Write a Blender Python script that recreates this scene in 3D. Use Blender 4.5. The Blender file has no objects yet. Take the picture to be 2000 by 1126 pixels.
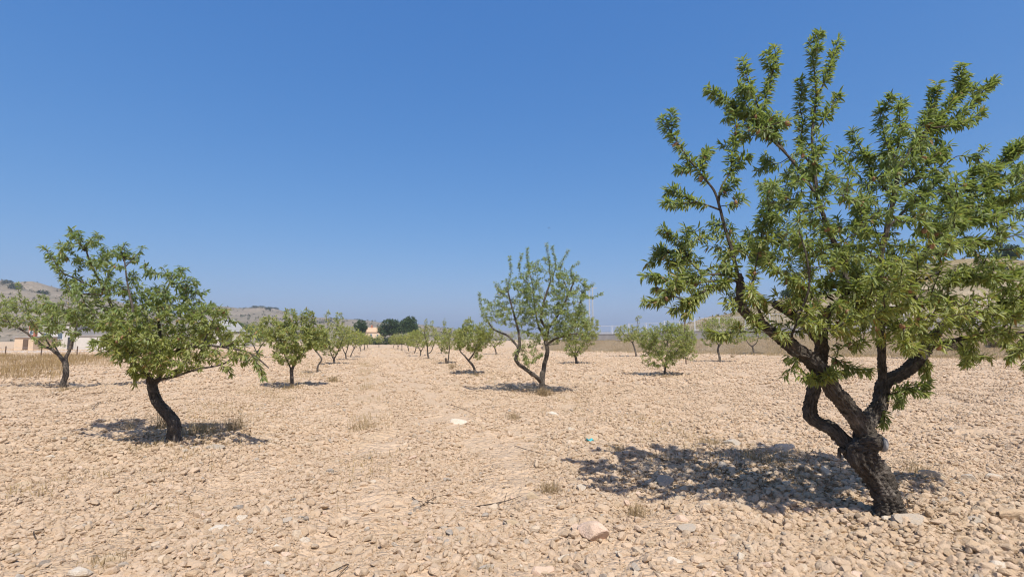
import bpy, math
import numpy as np
from mathutils import Vector, Matrix

RNG = np.random.default_rng(7)
scene = bpy.context.scene
COL = scene.collection

# ------------------------------------------------------------------ camera
F = 1000.0                       # focal length in pixels of a 2000 px wide frame
EYE = 1.6
PITCH = math.atan(0.099)
cam_data = bpy.data.cameras.new('camera')
cam_data.sensor_width = 36.0
cam_data.lens = 18.0
cam_data.clip_start = 0.05
cam_data.clip_end = 9000
cam = bpy.data.objects.new('camera', cam_data)
COL.objects.link(cam)
cam.location = (0, 0, EYE)
cam.rotation_euler = (math.pi / 2 + PITCH, 0, 0)
scene.camera = cam

# ------------------------------------------------------------------ light
SUN_EL, SUN_AZ = math.radians(56), math.radians(163)     # azimuth clockwise from +Y
SDIR = Vector((math.sin(SUN_AZ) * math.cos(SUN_EL), math.cos(SUN_AZ) * math.cos(SUN_EL), math.sin(SUN_EL)))
world = bpy.data.worlds.new('World')
scene.world = world
world.use_nodes = True
wn = world.node_tree
wn.nodes.clear()
sky = wn.nodes.new('ShaderNodeTexSky')
sky.sky_type = 'NISHITA'
sky.sun_disc = False
sky.sun_elevation = SUN_EL
sky.sun_rotation = SUN_AZ
sky.altitude = 600
sky.air_density = 1.0
sky.dust_density = 3.0
sky.ozone_density = 2.0
hsv = wn.nodes.new('ShaderNodeHueSaturation')
hsv.inputs['Saturation'].default_value = 1.15
bg = wn.nodes.new('ShaderNodeBackground')
bg.inputs['Strength'].default_value = 0.10
wo = wn.nodes.new('ShaderNodeOutputWorld')
wn.links.new(sky.outputs[0], hsv.inputs['Color'])
sep, cmb = wn.nodes.new('ShaderNodeSeparateColor'), wn.nodes.new('ShaderNodeCombineColor')
wn.links.new(hsv.outputs[0], sep.inputs[0])
for ch_, (k_, n_, e_) in enumerate(((.49, .645, 1.03), (1.63, 1.273, .68), (4.36, 2.615, .42))):     # camera response, per channel
    dv, pw, ml = (wn.nodes.new('ShaderNodeMath') for _ in range(3))
    dv.operation, pw.operation, ml.operation = 'DIVIDE', 'POWER', 'MULTIPLY'
    dv.inputs[1].default_value, pw.inputs[1].default_value, ml.inputs[1].default_value = n_, e_, k_
    wn.links.new(sep.outputs[ch_], dv.inputs[0])
    wn.links.new(dv.outputs[0], pw.inputs[0])
    wn.links.new(pw.outputs[0], ml.inputs[0])
    wn.links.new(ml.outputs[0], cmb.inputs[ch_])
wn.links.new(cmb.outputs[0], bg.inputs['Color'])
wn.links.new(bg.outputs[0], wo.inputs['Surface'])
sl = bpy.data.lights.new('sun', 'SUN')
sl.energy = 4.55
sl.angle = math.radians(0.55)
sl.color = (1.0, 0.96, 0.895)
so = bpy.data.objects.new('sun', sl)
COL.objects.link(so)
so.rotation_euler = SDIR.to_track_quat('Z', 'Y').to_euler()
so.location = (0, -20, 40)
vs = scene.view_settings
vs.view_transform = 'Standard'
vs.look = 'None'
vs.exposure = 0.33
vs.gamma = 1.0
vs.use_curve_mapping = False
scene.cycles.filter_width = 1.15
scene.cycles.max_bounces = 6
scene.cycles.transparent_max_bounces = 6

# ------------------------------------------------------------------ helpers
CP, SP = math.cos(PITCH), math.sin(PITCH)


def pix(px, py, d):
    """point seen at photo pixel (px, py) at forward distance d (metres along +Y)"""
    u, v = (px - 1000) / F, (563 - py) / F
    dx, dy, dz = u, CP - v * SP, SP + v * CP
    k = d / dy
    return np.array([dx * k, d, EYE + dz * k])


def ground_d(px, py, z=0.0):
    u, v = (px - 1000) / F, (563 - py) / F
    dy, dz = CP - v * SP, SP + v * CP
    return (z - EYE) / dz * dy


def gpt(px, py):
    p = pix(px, py, ground_d(px, py))
    p[2] = gh(p[0], p[1])
    return p


_ph = np.random.default_rng(3).uniform(0, 6.28, (40, 2))
_an = np.random.default_rng(4).uniform(0, 6.28, 40)


def wav(x, y, wl, k0, n=5):
    s = 0
    for i in range(n):
        a = _an[k0 + i]
        f = 6.283 / (wl * (0.7 + 0.17 * i))
        s = s + np.sin((x * np.cos(a) + y * np.sin(a)) * f + _ph[k0 + i, 0])
    return s / n


def gh(x, y):
    """height of the stony field"""
    x = np.asarray(x, float)
    y = np.asarray(y, float)
    r = np.sqrt(x * x + y * y)
    fade = np.clip(1 - (r - 25) / 60, 0, 1)
    h = 0.07 * wav(x, y, 3.1, 0) + 0.055 * wav(x, y, 1.1, 6) + 0.028 * wav(x, y, 0.45, 12)
    u = x + .29 * y
    h = h + .022 * np.sin(u * 6.283 / .74 + .6 * wav(x, y, 4, 33)) * np.clip(.5 + wav(x, y, 5.5, 20), 0, 1)
    return h * fade


def new_mesh(name, verts, faces, attrs=None, smooth=True):
    """faces: list of int arrays (each n x k)"""
    me = bpy.data.meshes.new(name)
    verts = np.asarray(verts, np.float32).reshape(-1, 3)
    if not isinstance(faces, list):
        faces = [faces]
    faces = [np.asarray(f, np.int32) for f in faces if len(f)]
    me.vertices.add(len(verts))
    me.vertices.foreach_set('co', verts.ravel())
    loops = np.concatenate([f.ravel() for f in faces])
    tot = np.concatenate([np.full(len(f), f.shape[1], np.int32) for f in faces])
    st = np.concatenate([[0], np.cumsum(tot)[:-1]]).astype(np.int32)
    me.loops.add(len(loops))
    me.loops.foreach_set('vertex_index', loops)
    me.polygons.add(len(tot))
    me.polygons.foreach_set('loop_start', st)
    me.polygons.foreach_set('loop_total', tot)
    me.update(calc_edges=True)
    if attrs:
        for k, (typ, arr) in attrs.items():
            a = me.attributes.new(k, typ, 'POINT')
            arr = np.asarray(arr, np.float32)
            a.data.foreach_set('color' if typ == 'FLOAT_COLOR' else ('vector' if typ == 'FLOAT_VECTOR' else 'value'), arr.ravel())
    me.polygons.foreach_set('use_smooth', np.full(len(tot), bool(smooth)))
    me.update()
    me.validate()
    return me


def link(name, me, mat=None, parent=None, loc=None):
    o = bpy.data.objects.new(name, me)
    COL.objects.link(o)
    if mat is not None and not me.materials:
        me.materials.append(mat)
    if parent is not None:
        o.parent = parent
    if loc is not None:
        o.location = loc
    return o


def tag(o, label=None, cat=None, group=None, kind=None):
    if label:
        o['label'] = label
    if cat:
        o['category'] = cat
    if group:
        o['group'] = group
    if kind:
        o['kind'] = kind
    return o


def thing(name, loc, label, cat, group=None):
    o = bpy.data.objects.new(name, None)
    o.empty_display_size = 0.2
    COL.objects.link(o)
    o.location = loc
    return tag(o, label, cat, group)


def boxes_mesh(name, boxes, bevel=0):
    """boxes: (cx,cy,cz,sx,sy,sz[,rotz])"""
    V, Fq = [], []
    for b in boxes:
        cx, cy, cz, sx, sy, sz = b[:6]
        r = b[6] if len(b) > 6 else 0
        c, s = math.cos(r), math.sin(r)
        n = len(V)
        for dz in (-.5, .5):
            for dx, dy in ((-.5, -.5), (.5, -.5), (.5, .5), (-.5, .5)):
                x, y = dx * sx, dy * sy
                V.append((cx + x * c - y * s, cy + x * s + y * c, cz + dz * sz))
        for f in ((3, 2, 1, 0), (4, 5, 6, 7), (0, 1, 5, 4), (1, 2, 6, 5), (2, 3, 7, 6), (3, 0, 4, 7)):
            Fq.append([n + i for i in f])
    return new_mesh(name, V, np.array(Fq), smooth=False)


def spline(P, n_per=6):
    """Catmull-Rom through columns of P (any width)"""
    P = np.asarray(P, float)
    if len(P) < 3:
        t = np.linspace(0, 1, n_per + 1)[:, None]
        return P[0] * (1 - t) + P[-1] * t
    Q = np.vstack([2 * P[0] - P[1], P, 2 * P[-1] - P[-2]])
    out = []
    for i in range(1, len(Q) - 2):
        t = np.linspace(0, 1, n_per, endpoint=False)[:, None]
        a, b, c, d = Q[i - 1], Q[i], Q[i + 1], Q[i + 2]
        out.append(.5 * (2 * b + (c - a) * t + (2 * a - 5 * b + 4 * c - d) * t ** 2 + (3 * b - a - 3 * c + d) * t ** 3))
    out.append(P[-1:])
    return np.vstack(out)


class Tubes:
    def __init__(s):
        s.V, s.B, s.Q, s.n = [], [], [], 0

    def add(s, P, R, sides=8, rough=0.0, seed=0):
        P = np.asarray(P, float)
        R = np.asarray(R, float)
        m = len(P)
        T = np.gradient(P, axis=0)
        T /= np.linalg.norm(T, axis=1)[:, None] + 1e-9
        N = np.zeros_like(P)
        ref = np.array([0.3, -1, 0.2]) if abs(T[0, 1]) < .8 else np.array([1., 0, 0])
        N[0] = ref - T[0] * (ref @ T[0])
        N[0] /= np.linalg.norm(N[0])
        for i in range(1, m):
            v = N[i - 1] - T[i] * (N[i - 1] @ T[i])
            N[i] = v / (np.linalg.norm(v) + 1e-9)
        Bn = np.cross(T, N)
        L = np.concatenate([[0], np.cumsum(np.linalg.norm(np.diff(P, axis=0), axis=1))])
        th = np.linspace(0, 2 * np.pi, sides, endpoint=False)
        TH, LL = np.meshgrid(th, L)
        RR = np.repeat(R[:, None], sides, 1)
        if rough > 0:
            g = np.random.default_rng(seed + 11)
            d = np.zeros_like(TH)
            for k in range(7):
                q = g.integers(1, 6)
                d += np.sin(q * TH + LL / (R.mean() + .004) * g.uniform(.25, 1.6) * g.choice([-1, 1]) + g.uniform(0, 6.3)) * g.uniform(.3, 1) / (1 + .12 * q)
            for k in range(5):
                q = g.integers(6, 12)
                d += .5 * np.sin((q + (6 if sides > 30 else 0)) * TH + LL / (R.mean() + .004) * g.uniform(-.9, .9) + 1.5 * np.sin(LL * 9 + g.uniform(0, 6)) + g.uniform(0, 6.3))
            if sides > 30:
                for k in range(8):
                    d += .38 * np.sin(g.integers(7, 19) * TH + LL * g.uniform(40, 150) * g.choice([-1, 1]) + 2 * np.sin(LL * g.uniform(15, 40) + g.uniform(0, 6)) + g.uniform(0, 6.3))
            RR = RR * (1 + rough * d * .5)
        X = P[:, None, :] + RR[..., None] * (np.cos(TH)[..., None] * N[:, None, :] + np.sin(TH)[..., None] * Bn[:, None, :])
        B = np.stack([np.cos(TH) * RR, np.sin(TH) * RR, LL + seed * 1.7], -1)
        # rounded end caps
        X = np.concatenate([np.repeat(P[:1, None], sides, 1), X, np.repeat((P[-1:] + T[-1:] * R[-1] * .5)[:, None], sides, 1) * .999 + X[-1:] * .001], 0)
        B = np.concatenate([B[:1], B, B[-1:]], 0)
        m2 = m + 2
        i = np.arange(m2 - 1)[:, None] * sides
        j = np.arange(sides)[None]
        j2 = (j + 1) % sides
        q = np.stack([i + j, i + j2, i + sides + j2, i + sides + j], -1).reshape(-1, 4) + s.n
        s.V.append(X.reshape(-1, 3))
        s.B.append(B.reshape(-1, 3))
        s.Q.append(q)
        s.n += m2 * sides

    def mesh(s, name, origin=(0, 0, 0)):
        V = np.vstack(s.V) - np.asarray(origin)
        return new_mesh(name, V, np.vstack(s.Q), {'bark': ('FLOAT_VECTOR', np.vstack(s.B))})


# ------------------------------------------------------------------ materials
class NT:
    def __init__(s, name):
        s.m = bpy.data.materials.new(name)
        s.m.use_nodes = True
        s.t = s.m.node_tree
        s.t.nodes.clear()
        s.out = s.n('ShaderNodeOutputMaterial')

    def n(s, typ, **kw):
        nd = s.t.nodes.new(typ)
        for k, v in kw.items():
            setattr(nd, k, v)
        return nd

    def l(s, a, b):
        s.t.links.new(a, b)

    def noise(s, vec, scale, detail=4, rough=.55, dist=0):
        nd = s.n('ShaderNodeTexNoise')
        nd.inputs['Scale'].default_value = scale
        nd.inputs['Detail'].default_value = detail
        nd.inputs['Roughness'].default_value = rough
        nd.inputs['Distortion'].default_value = dist
        if vec is not None:
            s.l(vec, nd.inputs['Vector'])
        return nd.outputs['Fac']

    def voro(s, vec, scale, feature='F1'):
        nd = s.n('ShaderNodeTexVoronoi', feature=feature)
        nd.inputs['Scale'].default_value = scale
        s.l(vec, nd.inputs['Vector'])
        return nd

    def ramp(s, fac, stops, interp='LINEAR'):
        nd = s.n('ShaderNodeValToRGB')
        cr = nd.color_ramp
        cr.interpolation = interp
        while len(cr.elements) > 1:
            cr.elements.remove(cr.elements[-1])
        for i, (p, c) in enumerate(stops):
            e = cr.elements[0] if i == 0 else cr.elements.new(p)
            e.position = p
            e.color = (*c, 1) if not isinstance(c, (int, float)) else (c, c, c, 1)
        s.l(fac, nd.inputs['Fac'])
        return nd.outputs['Color']

    def mix(s, fac, a, b, typ='MIX'):
        nd = s.n('ShaderNodeMix', data_type='RGBA', blend_type=typ)
        if isinstance(fac, (int, float)):
            nd.inputs['Factor'].default_value = fac
        else:
            s.l(fac, nd.inputs['Factor'])
        for sock, v in ((nd.inputs[6], a), (nd.inputs[7], b)):
            if isinstance(v, tuple):
                sock.default_value = (*v, 1)
            else:
                s.l(v, sock)
        return nd.outputs[2]

    def math(s, op, a, b=0.0):
        nd = s.n('ShaderNodeMath', operation=op)
        for sock, v in ((nd.inputs[0], a), (nd.inputs[1], b)):
            if isinstance(v, (int, float)):
                sock.default_value = v
            else:
                s.l(v, sock)
        return nd.outputs[0]

    def mapping(s, vec, scale=(1, 1, 1), rot=(0, 0, 0)):
        nd = s.n('ShaderNodeMapping')
        nd.inputs['Scale'].default_value = scale
        nd.inputs['Rotation'].default_value = rot
        s.l(vec, nd.inputs['Vector'])
        return nd.outputs[0]

    def bsdf(s, col, rough=.9, spec=.2, bump=None, strength=.5, dist=.01):
        p = s.n('ShaderNodeBsdfPrincipled')
        if isinstance(col, tuple):
            p.inputs['Base Color'].default_value = (*col, 1)
        else:
            s.l(col, p.inputs['Base Color'])
        p.inputs['Roughness'].default_value = rough
        p.inputs['Specular IOR Level'].default_value = spec
        if bump is not None:
            b = s.n('ShaderNodeBump')
            b.inputs['Strength'].default_value = strength
            b.inputs['Distance'].default_value = dist
            s.l(bump, b.inputs['Height'])
            s.l(b.outputs[0], p.inputs['Normal'])
        return p

    def done(s, p):
        s.l(p.outputs[0], s.out.inputs['Surface'])
        return s.m


def mat_plain(name, col, rough=.8, var=.12, scale=6, spec=.2, metal=0):
    t = NT(name)
    tc = t.n('ShaderNodeTexCoord').outputs['Object']
    f = t.noise(tc, scale, 5, .6)
    d = tuple(c * (1 - var) for c in col)
    u = tuple(min(1, c * (1 + var)) for c in col)
    p = t.bsdf(t.ramp(f, [(.3, d), (.7, u)]), rough, spec, f, .25, .01)
    p.inputs['Metallic'].default_value = metal
    return t.done(p)


def mat_soil():
    t = NT('stony_soil')
    g = t.n('ShaderNodeNewGeometry').outputs['Position']
    big = t.noise(g, .35, 4, .6)
    row = t.noise(t.mapping(g, (1.1, .12, 1), (0, 0, math.radians(-16))), 1.0, 3, .6)
    fine = t.noise(g, 22, 6, .7)
    vor = t.voro(g, 11)
    vor2 = t.voro(g, 26)
    c = t.ramp(big, [(.25, (0.481, 0.349, 0.226)), (.5, (0.544, 0.401, 0.268)), (.75, (0.588, 0.444, 0.305))])
    c = t.mix(t.ramp(row, [(.52, 0), (.72, .5)]), c, (0.471, 0.329, 0.178))
    c = t.mix(.35, c, t.ramp(vor.outputs['Color'], [(0, (0.402, 0.305, 0.205)), (.5, (0.549, 0.410, 0.271)), (1, (0.627, 0.492, 0.356))]))
    c = t.mix(t.ramp(fine, [(.35, .35), (.6, 0)]), c, (0.392, 0.275, 0.178))
    h = t.math('ADD', t.math('MULTIPLY', vor.outputs['Distance'], -1.4), t.math('MULTIPLY', vor2.outputs['Distance'], -.7))
    h = t.math('ADD', h, t.math('MULTIPLY', fine, .6))
    return t.done(t.bsdf(c, .95, .1, h, .75, .045))


def mat_stone(name, stops, by_random=True):
    t = NT(name)
    oi = t.n('ShaderNodeObjectInfo')
    tc = t.n('ShaderNodeTexCoord').outputs['Object']
    off = t.n('ShaderNodeVectorMath', operation='ADD')
    t.l(tc, off.inputs[0])
    cb = t.n('ShaderNodeCombineXYZ')
    t.l(t.math('MULTIPLY', oi.outputs['Random'], 40), cb.inputs[0])
    t.l(cb.outputs[0], off.inputs[1])
    v = off.outputs[0]
    c = t.ramp(oi.outputs['Random'], stops, 'LINEAR')
    n1 = t.noise(v, 1.6, 5, .65)
    n2 = t.noise(v, 7, 5, .7)
    c = t.mix(t.ramp(n1, [(.45, 0), (.75, .55)]), c, (0.544, 0.406, 0.268))
    c = t.mix(t.ramp(n2, [(.3, .4), (.5, 0)]), c, (0.353, 0.261, 0.160))
    return t.done(t.bsdf(c, .93, .15, t.math('ADD', n2, t.math('MULTIPLY', n1, 1.2)), .5, .08))


def mat_bark(name, dark, light, patch):
    t = NT(name)
    at = t.n('ShaderNodeAttribute', attribute_name='bark').outputs['Vector']
    a = t.noise(t.mapping(at, (1, 1, .22)), 70, 6, .7, .6)
    b = t.noise(t.mapping(at, (1, 1, .5)), 22, 5, .65, .4)
    g = t.noise(at, 7.0, 4, .6)
    c = t.ramp(a, [(.3, dark), (.72, light)])
    c = t.mix(t.ramp(g, [(.54, 0), (.68, .8)]), c, patch)
    c = t.mix(t.ramp(b, [(.3, .75), (.48, 0)]), c, tuple(x * .45 for x in dark))
    h = t.math('ADD', t.math('MULTIPLY', a, .8), t.math('MULTIPLY', b, 1.6))
    return t.done(t.bsdf(c, .92, .15, h, 1.0, .035))


def mat_leaf(name, attr=True):
    t = NT(name)
    if attr:
        c = t.n('ShaderNodeAttribute', attribute_name='col').outputs['Color']
    else:
        oi = t.n('ShaderNodeObjectInfo')
        c = t.ramp(oi.outputs['Random'], [(0, (.10, .175, .06)), (.35, (.12, .2, .06)), (.65, (.19, .22, .055)), (.9, (.27, .27, .06)), (.985, (.30, .18, .06))])
    bf = t.n('ShaderNodeNewGeometry').outputs['Backfacing']
    cu = t.mix(.3, c, (.24, .27, .16))
    c2 = t.mix(bf, c, cu)
    p = t.bsdf(c2, .42, .38)
    tr = t.n('ShaderNodeBsdfTranslucent')
    t.l(t.mix(.6, c, (.42, .5, .09)), tr.inputs['Color'])
    ms = t.n('ShaderNodeMixShader')
    ms.inputs[0].default_value = .43
    t.l(p.outputs[0], ms.inputs[1])
    t.l(tr.outputs[0], ms.inputs[2])
    return t.done(ms)


def mat_hill(name, soil, soil2, scrub, sc):
    t = NT(name)
    g = t.n('ShaderNodeNewGeometry').outputs['Position']
    n1 = t.noise(g, .02 * sc, 6, .65)
    st = t.noise(t.mapping(g, (.25, .25, 2.2)), .09 * sc, 5, .6, .6)
    sp = t.noise(g, .22 * sc, 5, .75)
    c = t.ramp(st, [(.32, soil), (.62, soil2)])
    c = t.mix(t.ramp(n1, [(.35, .1), (.65, .6)]), c, scrub)
    c = t.mix(t.ramp(sp, [(.52, 0), (.66, .8)]), c, tuple(x * .55 for x in scrub))
    return t.done(t.bsdf(c, .95, .1, sp, .8, 1.2))


STONE_STOPS = [(0, (0.481, 0.354, 0.228)), (.3, (0.554, 0.410, 0.276)), (.55, (0.598, 0.454, 0.318)), (.8, (0.519, 0.386, 0.262)), (.9, (0.498, 0.386, 0.268)),
               (.955, (0.627, 0.512, 0.376)), (.975, (0.549, 0.406, 0.262)), (.99, (0.412, 0.358, 0.290)), (1, (0.333, 0.300, 0.257))]
M = dict(
    soil=mat_soil(),
    stone=mat_stone('field_stone', STONE_STOPS),
    white=mat_stone('white_stone', [(0, (.60, .52, .41)), (1, (.68, .61, .50))]),
    grey=mat_stone('grey_stone', [(0, (.36, .31, .25)), (1, (.46, .40, .325))]),
    tan=mat_stone('tan_stone', [(0, (.45, .35, .22)), (1, (.54, .42, .29))]),
    pink=mat_stone('pinkish_stone', [(0, (.64, .47, .35)), (1, (.68, .52, .40))]),
    bark=mat_bark('almond_bark', (.050, .042, .034), (.185, .157, .127), (.28, .24, .20)),
    twig=mat_bark('twig_bark', (.06, .045, .035), (.15, .115, .085), (.19, .15, .12)),
    leaf=mat_leaf('almond_leaf'),
    leaf1=mat_leaf('almond_leaf_single', False),
    almond=mat_plain('almond_husk', (.26, .15, .085), .9, .35, 40),
    cut=mat_plain('cut_wood', (.30, .29, .28), .9, .2, 30),
    drygrass=None,
    hill_far=mat_hill('far_hill_ground', (.225, .18, .13), (.33, .27, .20), (.125, .115, .075), 1.3),
    hill_near=mat_hill('near_hill_ground', (.30, .22, .11), (.50, .41, .29), (.20, .17, .08), 5.0),
    roadm=mat_plain('gravel_road', (.52, .43, .34), .95, .12, 3),
    white_wall=mat_plain('white_render', (.53, .50, .45), .9, .08, 1.5),
    beige_wall=mat_plain('beige_render', (.60, .46, .32), .9, .1, 1.5),
    red_wall=mat_plain('terracotta_render', (.38, .16, .10), .9, .12, 1.5),
    tile=mat_plain('clay_roof', (.50, .345, .22), .9, .18, 2.5),
    sheet=mat_plain('grey_roof_sheet', (.30, .30, .29), .7, .1, 2),
    dark=mat_plain('dark_opening', (.04, .04, .045), .4, .1, 3, .5),
    glass=mat_plain('window_glass', (.10, .13, .16), .15, .1, 3, .6),
    conc=mat_plain('grey_concrete', (.33, .31, .29), .95, .14, 1.2),
    whitemetal=mat_plain('white_metal', (.66, .67, .68), .5, .05, 4, .4),
    greymetal=mat_plain('galvanised_metal', (.35, .36, .37), .5, .1, 4, .5),
    rust=mat_plain('rusty_post', (.13, .09, .065), .9, .25, 9),
    plastic=mat_plain('turquoise_plastic', (.08, .42, .44), .4, .1, 9, .4),
    feather=mat_plain('dark_feathers', (.03, .03, .035), .8, .1, 9),
)


def mat_attr(name, rough=.9, transl=0):
    t = NT(name)
    c = t.n('ShaderNodeAttribute', attribute_name='col').outputs['Color']
    p = t.bsdf(c, rough, .15)
    if not transl:
        return t.done(p)
    tr = t.n('ShaderNodeBsdfTranslucent')
    t.l(c, tr.inputs['Color'])
    ms = t.n('ShaderNodeMixShader')
    ms.inputs[0].default_value = transl
    t.l(p.outputs[0], ms.inputs[1])
    t.l(tr.outputs[0], ms.inputs[2])
    return t.done(ms)


M['drygrass'] = mat_attr('dry_grass', .85, .2)
M['needles'] = mat_attr('pine_needles', .7, .1)


def sky_done():
    pass


# ------------------------------------------------------------------ ground
def axis(near, far, step, grow):
    a = [0.0]
    s = step
    while a[-1] < far:
        if a[-1] > near:
            s *= grow
        a.append(a[-1] + s)
    return np.array(a)


xa = axis(7, 5000, .11, 1.075)
xs = np.concatenate([-xa[:0:-1], xa])
ya = axis(12, 5000, .11, 1.07)
yb = axis(2, 300, .3, 1.25)
ya = ya[ya < 5200]
ys = np.concatenate([-yb[:0:-1], ya])
GX, GY = np.meshgrid(xs, ys)
GZ = gh(GX, GY) - 0.0
nx, ny = len(xs), len(ys)
ii = (np.arange(ny - 1)[:, None] * nx + np.arange(nx - 1)[None]).ravel()
gm = new_mesh('ground', np.stack([GX, GY, GZ], -1), np.stack([ii, ii + 1, ii + nx + 1, ii + nx], -1))
tag(link('ground', gm, M['soil']), kind='structure')

# gravel road beyond the field on the left
rp = [gpt(-400, 688), gpt(-100, 687), gpt(120, 686), gpt(260, 684), gpt(420, 679)]
rv, rf = [], []
for i, p in enumerate(rp):
    rv += [(p[0], p[1] - 5, .006), (p[0], p[1] + 7, .006)]
for i in range(len(rp) - 1):
    rf.append((2 * i, 2 * i + 2, 2 * i + 3, 2 * i + 1))
tag(link('road', new_mesh('road', rv, np.array(rf)), M['roadm']), kind='structure')


# ------------------------------------------------------------------ hills
def hill(name, profile, d_ridge, d_foot, mat, bump=.05, steps=0, z_foot=-2, n=220, seed=1, depth_scale=None):
    pr = np.array(profile, float)
    pxs = np.linspace(pr[0, 0], pr[-1, 0], n)
    pys = np.interp(pxs, pr[:, 0], pr[:, 1])
    dr = np.interp(pxs, pr[:, 0], pr[:, 2]) if pr.shape[1] > 2 else np.full(n, d_ridge)
    df = np.interp(pxs, pr[:, 0], pr[:, 3]) if pr.shape[1] > 3 else np.full(n, d_foot)
    ks = np.concatenate([np.linspace(0, 1, 46), 1 + np.linspace(.05, 1.2, 14)])
    V = np.zeros((len(ks), n, 3))
    g = np.random.default_rng(seed)
    for j in range(n):
        top = pix(pxs[j], pys[j], dr[j])
        for i, k in enumerate(ks):
            d = df[j] + (dr[j] - df[j]) * k
            u = (pxs[j] - 1000) / F / CP
            H = max(top[2] - z_foot, .5)
            if k <= 1:
                s = k
                if steps:
                    q = k * steps
                    fr = q - math.floor(q)
                    s = (math.floor(q) + min(1, max(0, (fr - .55) / .45)) ** .7) / steps
                    s = .55 * s + .45 * k
                e = math.sin(s * math.pi / 2) ** 1.15
            else:
                e = max(0, 1 - (k - 1) ** 2 * .8)
            V[i, j] = (top[0] / dr[j] * d, d, z_foot + H * e)
    x, y = V[..., 0], V[..., 1]
    w = np.clip(ks, 0, 1)[:, None] * np.clip(1.0 - .75 * (np.abs(ks[:, None] - 1) < .06), 0, 1)
    amp = (V[..., 2].max() - z_foot) * bump
    sc = abs(dr.mean() - df.mean())
    nz = 0
    for k in range(14):
        a = g.uniform(0, 6.28)
        f = 6.28 / (sc * g.uniform(.06, .5))
        nz = nz + np.sin((x * math.cos(a) + y * math.sin(a)) * f + g.uniform(0, 6)) / 5
    V[..., 2] += nz * amp * w
    m = len(ks)
    ii = (np.arange(m - 1)[:, None] * n + np.arange(n - 1)[None]).ravel()
    o = link(name, new_mesh(name, V, np.stack([ii, ii + 1, ii + n + 1, ii + n], -1)), mat)
    tag(o, kind='structure')
    return V


HL = hill('hill', [(-300, 548), (-60, 548), (0, 555), (60, 560), (130, 577), (230, 598), (320, 616), (400, 632), (470, 645), (540, 658)],
          750, 300, M['hill_far'], .07, steps=4, seed=2)
HM = hill('hill', [(250, 655), (330, 626), (395, 609), (430, 603), (465, 608), (510, 605), (545, 612), (590, 624), (640, 625), (690, 627),
                   (740, 635), (790, 634), (860, 643), (930, 652), (1000, 659)], 1150, 420, M['hill_far'], .07, steps=5, seed=5)
HR = hill('hill', [(1250, 664, 150, 98), (1340, 633, 140, 84), (1400, 620, 130, 80), (1470, 600, 125, 76), (1530, 587, 122, 72), (1620, 574, 120, 70),
                   (1720, 545, 120, 68), (1800, 522, 120, 66), (1850, 514, 118, 66), (1960, 511, 116, 64), (2060, 520, 114, 62), (2300, 540, 110, 60), (2700, 570, 100, 58)],
          120, 68, M['hill_near'], .025, steps=6, seed=9, z_foot=1.2)

HF = hill('hill', [(560, 660), (700, 657), (850, 655), (930, 652), (985, 646), (1040, 650), (1100, 651), (1180, 648), (1260, 651), (1400, 655), (1500, 659)],
          3600, 2400, M['hill_far'], .04, seed=8)
# low bank at the right-hand end of the field
bk = [(1060, 90, 1.1), (1165, 82, 1.4), (1360, 71, 1.5), (1560, 63, 2.0), (1850, 56, 2.6), (2150, 50, 3.0), (2600, 44, 3.2)]
BV, BF = [], []
bpx = np.linspace(1060, 2600, 160)
bd = np.interp(bpx, [b[0] for b in bk], [b[1] for b in bk])
bz = np.interp(bpx, [b[0] for b in bk], [b[2] for b in bk])


def bank_pt(px, k):
    d = np.interp(px, bpx, bd)
    z = np.interp(px, bpx, bz)
    dd = d * (1 - .2 * (1 - k))
    e = (0.5 - 0.5 * math.cos(min(1, max(0, k)) * math.pi)) if k < 1 else 1
    return np.array([(px - 1000) / F / CP * dd * .985, dd, z * e - .05 * (1 - e)])


ksb = [0, .15, .3, .45, .6, .75, .9, 1.0, 1.3, 2.2]
for k in ksb:
    for p in bpx:
        q = bank_pt(p, k)
        q[2] += .10 * wav(q[0], q[1], 2.5, 20) * min(1, max(0, math.sin(min(k, 1) * math.pi)))
        BV.append(q)
nb = len(bpx)
ii = (np.arange(len(ksb) - 1)[:, None] * nb + np.arange(nb - 1)[None]).ravel()
tag(link('bank', new_mesh('bank', BV, np.stack([ii, ii + 1, ii + nb + 1, ii + nb], -1)),
         mat_hill('bank_ground', (.46, .33, .20), (.50, .38, .25), (.34, .25, .13), 14.0)), kind='structure')


# thin summer haze over the whole plain
ht = NT('haze_air')
pv = ht.n('ShaderNodeVolumePrincipled')
pv.inputs['Color'].default_value = (.80, .87, .97, 1)
pv.inputs['Density'].default_value = .00027
pv.inputs['Anisotropy'].default_value = .2
ht.l(pv.outputs[0], ht.out.inputs['Volume'])
tag(link('haze', boxes_mesh('haze', [(0, 2300, 46, 10440, 6460, 116)]), ht.m), kind='stuff')

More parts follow.
